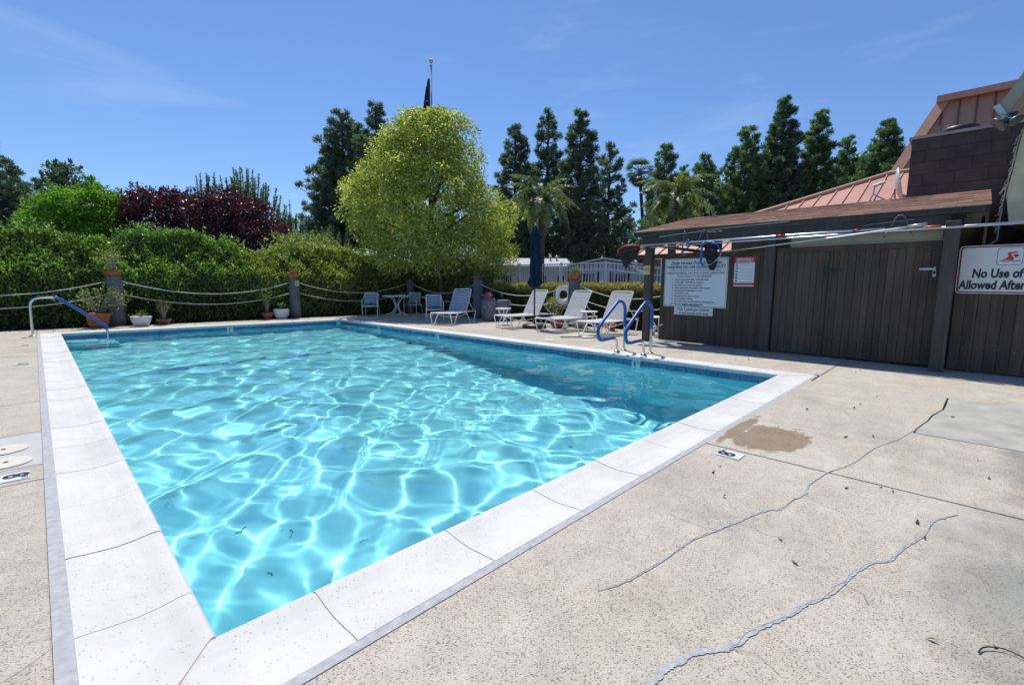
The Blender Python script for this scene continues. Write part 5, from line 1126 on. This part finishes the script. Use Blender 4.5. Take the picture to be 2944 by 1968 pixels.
# palms
def frond_mesh(L_=2.6, droop=.9, n=34, ll=.62, seed=0):
    rr = np.random.default_rng(seed); P_ = [Vector((L_ * s_, 0, .75 * L_ * s_ - droop * L_ * 1.15 * s_ ** 2.1)) for s_ in np.linspace(0, 1, 12)]
    mb = MB(); mb.tube(P_, .02, 4, rs=[.035 - .0028 * i for i in range(12)])
    for k in range(n):
        s_ = .14 + .86 * k / n; i = min(10, int(s_ * 11)); f_ = s_ * 11 - i; p = P_[i].lerp(P_[i + 1], f_); tdir = (P_[i + 1] - P_[i]).normalized(); l = ll * (math.sin(PI * min(1, s_ * .9 + .12)) * .8 + .25)
        for sd in (-1, 1):
            d = (Vector((tdir.x * .5, sd * .75, tdir.z * .5 - .15)) + Vector(rr.normal(size=3)) * .18).normalized(); dn = Vector((0, 0, -1)); q1 = p + d * l * .5; q2 = q1 + (d * .45 + dn * .9).normalized() * l * .5; wv_ = tdir * .022
            mb.add([p - wv_, p + wv_, q1 + wv_ * 1.3, q1 - wv_ * 1.3, q2], [(0, 1, 2, 3), (3, 2, 4)])
    me = bpy.data.meshes.new('frond'); me.from_pydata(mb.v, [], mb.f); me.materials.append(L_palm); return me
fm = [frond_mesh(seed=1), frond_mesh(2.3, 1.15, 32, .6, 2), frond_mesh(2.8, .75, 36, .6, 3)]
def palm(lab, px, D, zc, sc_, n=26, tr=.16):
    c = _lat(px, D); t = thing('queen_palm', lab, 'palm', (c.x, c.y, 0), 0, 'feathery palms beyond the low hedge')
    trunk([(c.x, c.y, -.1), (c.x + .05, c.y, zc * .5), (c.x, c.y, zc)], [tr, tr * .85, tr * .8], t, 'palmbark')
    rr = random.Random(int(px))
    for k in range(n):
        o = link('frond', fm[k % 3], t); o.location = (0, 0, zc + rr.uniform(-.1, .15)); el = R(rr.uniform(-55, 45) + (10 if k % 3 == 0 else -5)); o.rotation_euler = (rr.uniform(-.3, .3), -el, k * 2.4 + rr.uniform(-.2, .2)); s2 = sc_ * rr.uniform(.8, 1.1); o.scale = (s2, s2, s2)
palm('feathery palm whose trunk rises behind the navy parasol', 1553, 20, zat(462 * S, 20, 1553), .62, 50)
palm('bushy palm with drooping fronds behind the shed roof corner', 1925, 16, zat(462 * S, 16, 1925), .55, 52)
# distant fan palm
c = _lat(1455 * S, 46); t = thing('fan_palm', 'slim far fan palm with round head between the conifers', 'palm', (c.x, c.y, 0)); zc = zat(392 * S, 46, 1826)
trunk([(c.x, c.y, 0), (c.x + .5, c.y - .4, zc * .5), (c.x, c.y, zc)], [.22, .17, .15], t, 'palmbark')
mb = MB()
for k in range(9):
    a = -1.1 + 2.2 * k / 8; d = Vector((math.cos(a), math.sin(a), 0)); p = Vector((.75, 0, 0)); mb.add([p, p + Vector((d.x * .45 - d.y * .05, d.y * .45 + d.x * .05, -.02)), p + d * .75 + Vector((0, 0, -.12)), p + Vector((d.x * .45 + d.y * .05, d.y * .45 - d.x * .05, -.02))], [(0, 1, 2, 3)])
mb.tube([(0, 0, 0), (.75, 0, 0)], .02, 4); fme = bpy.data.meshes.new('frond'); fme.from_pydata(mb.v, [], mb.f); fme.materials.append(L_pine)
for k in range(64):
    o = link('frond', fme, t); o.location = (0, 0, zc); o.rotation_euler = (random.uniform(-.3, .3), -R(random.uniform(-80, 55)), k * 2.4); o.scale = (1.05,) * 3

# flagpole
c = _lat(1248, 40); t = thing('flagpole', 'tall silver flagpole with ball finial rising behind the lime tree', 'flagpole', (c.x, c.y, 0)); zt = zat(192, 40, 1248)
m_ = MB(); m_.tube([(0, 0, 0), (0, 0, zt * .6), (0, 0, zt)], .08, 12, rs=[.11, .085, .055]); m_.build('pole', M['steel'], t, True)
m_ = MB(); m_.lathe([(.02, -.14), (.10, -.12), (.155, -.06), (.17, .0), (.15, .08), (.09, .14), (.02, .17)], (0, 0, zt + .42), 16); m_.lathe([(.05, 0), (.12, .05), (.10, .12), (.03, .2), (.03, .3)], (0, 0, zt), 12); m_.build('finial', M['whitepot'], t, True)
m, nt, b_ = nodes('flag_cloth'); v_ = coords(nt, (1, 1, 1), 'Object'); vo = nt.nodes.new('ShaderNodeTexVoronoi'); vo.inputs['Scale'].default_value = 2.6; nt.links.new(v_, vo.inputs['Vector'])
st_ = ramp(nt, vo.outputs['Distance'], [(.20, (.5, .5, .55)), (.26, (.016, .018, .06))]); sp2 = nt.nodes.new('ShaderNodeSeparateXYZ'); nt.links.new(v_, sp2.inputs[0])
wv2 = nt.nodes.new('ShaderNodeTexWave'); wv2.inputs['Scale'].default_value = 1.6; wv2.inputs['Distortion'].default_value = 2; nt.links.new(v_, wv2.inputs['Vector']); str_ = ramp(nt, wv2.outputs[0], [(.45, (.35, .02, .03)), (.55, (.5, .5, .5))])
mr = nt.nodes.new('ShaderNodeMapRange'); mr.inputs[1].default_value = zt - 3.9; mr.inputs[2].default_value = zt - 4.2; nt.links.new(sp2.outputs[2], mr.inputs[0]); nt.links.new(mix(nt, mr.outputs[0], st_, str_), b_.inputs['Base Color']); b_.inputs['Roughness'].default_value = .8
fl = thing('flag', 'limp stars and stripes flag hanging folded on the flagpole', 'flag', (c.x, c.y, 0)); m_ = MB(); V_ = []; lv = [(.9, .16), (1.6, .34), (2.6, .52), (3.6, .72), (4.6, .86), (5.4, .8)]; n_ = 14
for dz, wd in lv:
    for k in range(n_):
        a = 2 * PI * k / n_; u_ = (1 + math.cos(a)) / 2; V_.append((-.08 - wd * u_ * .70 + .0, .08 + wd * u_ * .65 + .14 * math.sin(a) * wd + .05 * math.sin(4 * a), zt - dz - .25 * u_ * wd))
m_.add(V_, [(i * n_ + k, i * n_ + (k + 1) % n_, (i + 1) * n_ + (k + 1) % n_, (i + 1) * n_ + k) for i in range(len(lv) - 1) for k in range(n_)]); m_.build('cloth', m, fl, True)

# ================================================================ white picket fence and homes
t = thing('picket_fence', 'white metal picket fence behind the low hedge', 'fence', (13, 7, 0)); FX = 13.0
def ftop(y_): return float(np.interp(y_, [-2, 4.8, 5.4, 5.9, 6.6, 7.0, 8.0, 9.0, 9.74, 9.75, 14], [1.70, 1.70, 1.70, 1.76, 1.87, 1.90, 1.90, 1.895, 1.885, 1.91, 1.91]))
pm = MB(); pm.box((0, 0, -.93), (.018, .018, 1.86)); pme = bpy.data.meshes.new('picket'); pme.from_pydata(pm.v, [], pm.f); pme.materials.append(M['white'])
y_ = 1.0; k = 0
while y_ < 13.2:
    if abs(y_ - 9.86) > .10:
        o = link('picket', pme, t); o.location = (0, y_ - 7, ftop(y_))
    y_ += .115
for yy_, tt in ((10.95, .0), (8.85, .02), (6.98, .03), (5.0, .02)):
    m_ = W(); m_.box((FX, yy_, .96), (.06, .06, 1.94 + tt)); m_.build('fence_post', M['white'], t)
for dz in (-.02, -.24, -1.5):
    m_ = W(); ys_ = [1.0, 3, 4.8, 5.4, 5.9, 6.4, 7.0, 8.0, 9.0, 9.75]
    for a_, b2 in zip(ys_[:-1], ys_[1:]): m_.sheet([(FX - .016, a_, ftop(a_) + dz - .02), (FX - .016, b2, ftop(b2) + dz - .02), (FX - .016, b2, ftop(b2) + dz + .02), (FX - .016, a_, ftop(a_) + dz + .02)], (.032, 0, 0))
    m_.box((FX, 11.6, 1.91 + dz), (.032, 3.3, .04)); m_.build('rail', M['white'], t)
def home(name, lab, D, l0, l1):
    c = Vector((CAM.x, CAM.y, 0)) + Vector((.717, .697, 0)) * D + Vector((.697, -.717, 0)) * l0
    return thing(name, lab, 'house', c, R(-45.8))
# local x = right, local y = away
tA = home('mobile_home', 'pale mobile home with low grey vented roof, left of the gabled one', 24, -2.4, 0); wA = 5.25
m_ = MB(); m_.box((wA / 2, 2.5, 1.05), (wA, 5, 2.1)); m_.build('wall', M['housewall'], tA)
m_ = MB(); m_.add([(-.3, -.35, 2.06), (wA + .2, -.35, 2.06), (wA + .2, 2.5, 2.62), (-.3, 2.5, 2.62), (wA + .2, 5.3, 2.06), (-.3, 5.3, 2.06)], [(0, 1, 2, 3), (3, 2, 4, 5), (1, 4, 2), (0, 3, 5)]); rA = m_.build('roof', M['houseroof'], tA)
m_ = MB(); m_.box((wA / 2, -.37, 2.03), (wA + .5, .04, .10)); m_.build('gutter', M['signwhite'], tA)
for vx in (1.75, 2.25, 2.6, 4.45, 4.8):
    m_ = MB(); m_.lathe([(.05, 0), (.05, .22), (.09, .23), (.09, .30), (.02, .33)], (vx, 1.6, 2.40), 10); m_.build('roof_vent', M['steel'], rA, True)
def window(t, x, z0, w, h, n=3, y=-.03, dark=True):
    m_ = MB(); m_.box((x, y, z0 + h / 2), (w + .12, .05, h + .12)); f_ = m_.build('window', M['signwhite'], t)
    pw = w / n
    for k in range(n):
        m_ = MB(); m_.box((x - w / 2 + pw * (k + .5), y - .02, z0 + h / 2), (pw - .05, .03, h - .03)); m_.build('pane', M['glassdark'], f_)
for x, w in ((1.2, .5), (2.15, .5), (3.9, .5), (4.85, .45)): window(tA, x, 1.05, w, .55, 2)
tB = home('mobile_home', 'white gabled mobile home with dark shuttered windows behind the picket fence', 23, 2.95, 0); wB = 3.6
m_ = MB(); m_.sheet([(0, 0, 0), (wB, 0, 0), (wB, 0, 2.05), (1.45, 0, 2.36), (0, 0, 2.05)], (0, 7, 0)); m_.build('wall', M['housewall'], tB)
m_ = MB(); m_.sheet([(-.25, -.3, 2.05), (1.45, -.3, 2.40), (wB + .2, -.3, 2.05), (wB + .2, -.3, 2.11), (1.45, -.3, 2.48), (-.25, -.3, 2.11)], (0, 7.6, 0)); m_.build('roof', M['houseroof2'], tB)
for k in range(16):
    x = .12 + k * .225; zt_ = 2.05 + .31 * (1 - abs(x - 1.45) / 1.45 if x < 1.45 else 1 - (x - 1.45) / 2.15); m_ = MB(); m_.box((x, -.02, (1.80 + zt_) / 2), (.10, .03, max(.06, zt_ - 1.82))); m_.build('gable_batten', M['houseroof'], tB)
window(tB, .80, 1.0, .62, .72, 4); window(tB, 2.35, 1.0, .52, .72, 3)
for x in (.36, 1.24, 1.9, 2.78):
    m_ = MB(); m_.box((x, -.03, 1.38), (.12, .04, .80)); m_.build('shutter', M['glassdark'], tB)
tC = home('garage', 'grey low outbuilding between the gabled home and the shed post', 22, 6.7, 0)
m_ = MB(); m_.box((2.2, 2, .95), (4.4, 4, 1.9)); m_.build('wall', M['houseroof'], tC); m_ = MB(); m_.box((2.2, 2, 1.95), (4.8, 4.4, .1)); m_.build('roof', M['houseroof2'], tC)
window(tC, 1.0, 1.1, .5, .5, 2)

# ================================================================ clubhouse: coral roofs, block chimney wall
club = thing('clubhouse', 'clubhouse with coral standing seam roofs rising behind the shed', 'building', (20, 2, 0))
def W2(): b2 = W(); return b2
lowz = lambda x: 2.36 + .456 * (x - 16.9)
def lp(name, mat, poly, t=(0, 0, -.04)):
    m_ = W(); m_.sheet(poly, t); return m_.build(name, mat, club)
ys_ = np.arange(9.0, -3.5, -.47)
for y0, y1 in zip(ys_[:-1], ys_[1:]):
    # hip line x = 16.9 + (8.75 - y)*.93
    hx = lambda y_: min(24.1, 16.9 + max(0, 8.72 - y_) * .925)
    a_, b2 = min(y0, 8.72), y1
    if a_ <= b2: continue
    xa, xb = hx(a_), hx(b2)
    poly = [(16.9, a_, lowz(16.9)), (16.9, b2, lowz(16.9)), (xb, b2, lowz(xb)), (xa, a_, lowz(xa))]
    lp('roof_panel', M['coral'], poly)
    m_ = W(); m_.sheet([(16.9, b2 - .018, lowz(16.9)), (16.9, b2 + .018, lowz(16.9)), (xb, b2 + .018, lowz(xb)), (xb, b2 - .018, lowz(xb))], (0, 0, .055)); m_.build('roof_seam', M['coraltrim'], club)
# far hip side and hip cap
lp('far_roof_slope', M['coral'], [(16.9, 8.74, lowz(16.9)), (24.1, .96, lowz(24.1)), (30, .96, lowz(24.1)), (30, 8.74, lowz(16.9))])
m_ = W(); m_.tube([(16.85, 8.78, lowz(16.9) + .03), (24.1, .96, lowz(24.1) + .05), (24.15, -3.5, lowz(24.1) + .05)], .09, 6); m_.build('hip_cap', M['coraltrim'], club)
m_ = W(); m_.box((16.88, 2.6, 2.28), (.06, 12.3, .17)); m_.build('eave_fascia', M['brownwall'], club)
m_ = W(); m_.box((20.5, 2.6, 1.1), (6.0, 11.0, 2.2)); m_.build('wall', M['cream'], club)
# steep upper roof behind the ridge of the low one
upx = lambda z_: 24.3 + (z_ - 5.6) / 2.2
def upt(px, py):
    d = _ray(px, py); t_ = (24.3 - 5.6 / 2.2 - CAM.x + CAM.z / 2.2) / (d.x - d.z / 2.2); return CAM.y + d.y * t_, CAM.z + d.z * t_
def up(name, mat, poly, th=.05, dx=0): m_ = W(); m_.sheet([(upx(z_) + dx, y_, z_) for y_, z_ in poly], (th, 0, 0)); return m_.build(name, mat, club)
(yb_, zb_), (yt_, zt_) = upt(2570, 491), upt(2703, 296)
ztop = zt_; hipy = lambda z_: yb_ + (z_ - zb_) / (zt_ - zb_) * (yt_ - yb_); zbot = 5.2
yy_ = hipy(zbot)
while yy_ > yt_ - 6:
    y1 = yy_ - .49
    zc1 = min(ztop, zb_ + (y1 - yb_) / (yt_ - yb_) * (zt_ - zb_)); zc0 = min(ztop, zb_ + (yy_ - yb_) / (yt_ - yb_) * (zt_ - zb_))
    up('roof_panel', M['coraldark'], [(yy_, zbot - .01), (y1, zbot - .01), (y1, zc1), (yy_, zc0)])
    m_ = W(); m_.sheet([(upx(zbot) - .06, y1 - .02, zbot), (upx(zbot) - .06, y1 + .02, zbot), (upx(zc1) - .06, y1 + .02, zc1), (upx(zc1) - .06, y1 - .02, zc1)], (.06, 0, 0)); m_.build('roof_seam', M['brownwall'], club)
    yy_ = y1
up('hip_trim', M['coraltrim'], [(hipy(zbot) + .10, zbot), (hipy(zbot) - .28, zbot), (yt_ - .28, zt_), (yt_ + .10, zt_)], -.10, -.02)
m_ = W(); m_.box((upx(zt_), yt_ - 3.0, zt_ + .1), (.5, 6.2, .24)); m_.build('ridge_cap', M['coraltrim'], club)
m_ = W(); m_.sheet([(upx(zbot) + .05, hipy(zbot), zbot), (upx(zt_) + .05, yt_, zt_), (upx(zt_) + 4, yt_, zt_), (upx(zt_) + 6, hipy(zbot), zbot)], (0, -.02, 0)); m_.build('far_roof_slope', M['coraldark'], club)
# satellite dish and bracket on the low roof
t = thing('satellite_dish', 'grey satellite dish tilted on the coral roof', 'satellite dish', (20.9, .40, lowz(20.9)))
m_ = MB(); m_.tube([(0, 0, 0), (-.1, .02, .35)], .03, 6); m_.build('mast', M['steel'], t)
md = MB(); md.lathe([(.62, .16), (.54, .10), (.3, .025), (.02, 0)], n=24); o = md.build('dish', M['whitepot'], t, True); o.location = (-.12, .02, .42); o.rotation_euler = (R(78), R(20), 0)
t = thing('roof_bracket', 'small forked antenna bracket on the coral roof left of the dish', 'antenna', (21.0, 1.0, lowz(21.0))); m_ = MB(); m_.tube([(0, .12, 0), (0, .03, .22), (0, 0, .55)], .025, 6); m_.tube([(0, -.3, 0), (0, .03, .22)], .025, 6); m_.tube([(0, .05, .50), (0, -.28, .60)], .05, 6); m_.build('arms', M['steel'], t)
# block chimney wall
ck = thing('block_chimney', 'dark painted concrete block chimney stack right of the coral roofs', 'chimney', (10.9, -1.9, 0))
BX = 10.65
def cz_(py, px=2700):
    d = _ray(px, py); tt = (BX - CAM.x) / d.x; return CAM.z + d.z * tt, CAM.y + d.y * tt
ztopc, yl = cz_(401, 2623); 
m_ = W(); m_.box((BX + .42, yl - 1.6, ztopc / 2), (.8, 3.2, ztopc - .02)); m_.build('core', M['blockmortar'], ck)
bh, bw = .2, .4; row = 0; z_ = ztopc - .02
blk = MB(); blk.box((0, 0, 0), (.024, bw - .004, bh - .004), bev=.0015); bme = bpy.data.meshes.new('block'); bme.from_pydata(blk.v, [], blk.f); bme.materials.append(M['block'])
half = MB(); half.box((0, 0, 0), (.024, bw / 2 - .008, bh - .008), bev=.002); hme = bpy.data.meshes.new('block_half'); hme.from_pydata(half.v, [], half.f); hme.materials.append(M['block'])
while z_ > 1.6:
    yb = yl
    if row % 2: o = link('block', hme, ck); o.location = (BX + .012 - 10.9, yb - bw / 4 + 1.9, z_ - bh / 2); yb -= bw / 2
    while yb > yl - 3.0:
        o = link('block', bme, ck); o.location = (BX + .012 - 10.9, yb - bw / 2 + 1.9, z_ - bh / 2); yb -= bw
    z_ -= bh; row += 1
m_ = W(); m_.box((BX + .42, yl - 1.6, ztopc + .01), (.90, 3.28, .045)); m_.build('cap', M['capgrey'], ck)
m_ = W(); m_.lathe([(.25, 0), (.25, .10), (.235, .13), (.05, .14)], (BX + .42, yl - .60, ztopc + .033), 24); m_.build('flue_cover', M['black'], ck, True)
# neighbouring eave with flood lamp at the right edge
nb = thing('neighbouring_eave', 'cream boxed eave with shaggy string lights at the right picture edge', 'building', (8.9, -2.2, 2))
def ep(pts, X=8.9): 
    out = []
    for px, py in pts:
        d = _ray(px, py); tt = (X - CAM.x) / d.x; out.append((X, CAM.y + d.y * tt, CAM.z + d.z * tt))
    return out
m_ = W(); m_.sheet(ep([(2952, 355), (2935, 400), (2915, 480), (2893, 560), (2900, 640)]) + [(8.9, -7.0, 1.95), (8.9, -7.0, 3.35)], (1.4, -.12, 0)); m_.build('soffit', M['yellowed'], nb)
m_ = W(); m_.box((12.6, -6.3, 1.6), (6.6, 7.0, 3.2)); m_.build('wall', M['cream'], nb)
m_ = W(); m_.sheet([(8.7, -2.35, 3.55), (8.7, -9.8, 3.55), (16.2, -9.8, 3.55), (16.2, -2.6, 3.55)], (0, 0, .3)); m_.build('roof', M['capgrey'], nb)
m_ = W(); m_.sheet(ep([(2876, 300), (2944, 205)]) + [(8.9, -2.7, 4.15), (8.9, -7.0, 4.15), (8.9, -7.0, 3.85)] + ep([(2944, 262), (2896, 330)]), (.4, -.06, 0)); m_.build('boxed_gutter', M['cream'], nb)
m_ = W(); m_.sheet(ep([(2855, 308), (2874, 298), (2896, 328), (2876, 326)], 8.88), (.25, -.03, 0)); m_.build('gutter_end', M['steel_blue'], nb)
rr = random.Random(8); m_ = W(); edge = ep([(2948, 360), (2930, 400), (2910, 480), (2888, 560), (2876, 620), (2870, 660)], 8.86); E_ = smooth_path(edge, 10)
m_.tube(E_, .007, 6)
for p in E_[::1]:
    q = p + Vector((-.01, rr.uniform(-.01, .03), rr.uniform(-.03, 0))); m_.tube([p, q, q + Vector((-.01, rr.uniform(.0, .03), rr.uniform(-.07, -.02)))], .004, 5)
m_.build('string_lights', M['cream'], nb)
m_ = W(); e2 = ep([(2880, 600), (2872, 640), (2866, 690), (2850, 700), (2838, 705)], 8.86)
m_.tube(e2, .012, 6); m_.build('conduit', M['capgrey'], nb)
t = thing('flood_lamp', 'grey twin flood lamp bracket under the cream gutter at right', 'lamp', ep([(2895, 350)], 8.8)[0])
m_ = MB(); m_.lathe([(.095, -.05), (.105, -.045), (.10, -.02), (.05, .0), (.045, .06), (.03, .07)], n=16); o = m_.build('lamp_head', M['camera_grey'], t, True); o.location = (0, .05, 0); o.rotation_euler = (R(50), R(20), 0)
m_ = MB(); m_.lathe([(.075, -.05), (.085, -.045), (.08, -.02), (.045, .0), (.04, .05), (.03, .06)], n=16); o = m_.build('lamp_head', M['camera_grey'], t, True); o.location = (.02, -.06, .03); o.rotation_euler = (R(-30), R(20), 0)
m_ = MB(); m_.tube([(0, 0, .0), (.05, -.04, .12)], .02, 8); m_.lathe([(.06, .10), (.06, .12)], (.05, -.04, 0), 12); m_.build('bracket', M['camera_grey'], t)

# lettering becomes plain meshes
dg = bpy.context.evaluated_depsgraph_get()
for o in [q for q in sc.objects if q.type == 'FONT']:
    me = bpy.data.meshes.new_from_object(o.evaluated_get(dg)); me.name = o.name
    n = bpy.data.objects.new('tmp', me); nm = o.name; par, l_, r_, s_ = o.parent, o.location.copy(), o.rotation_euler.copy(), o.scale.copy()
    col.objects.link(n); n.parent = par; n.location = l_; n.rotation_euler = r_; n.scale = s_
    bpy.data.objects.remove(o); n.name = nm
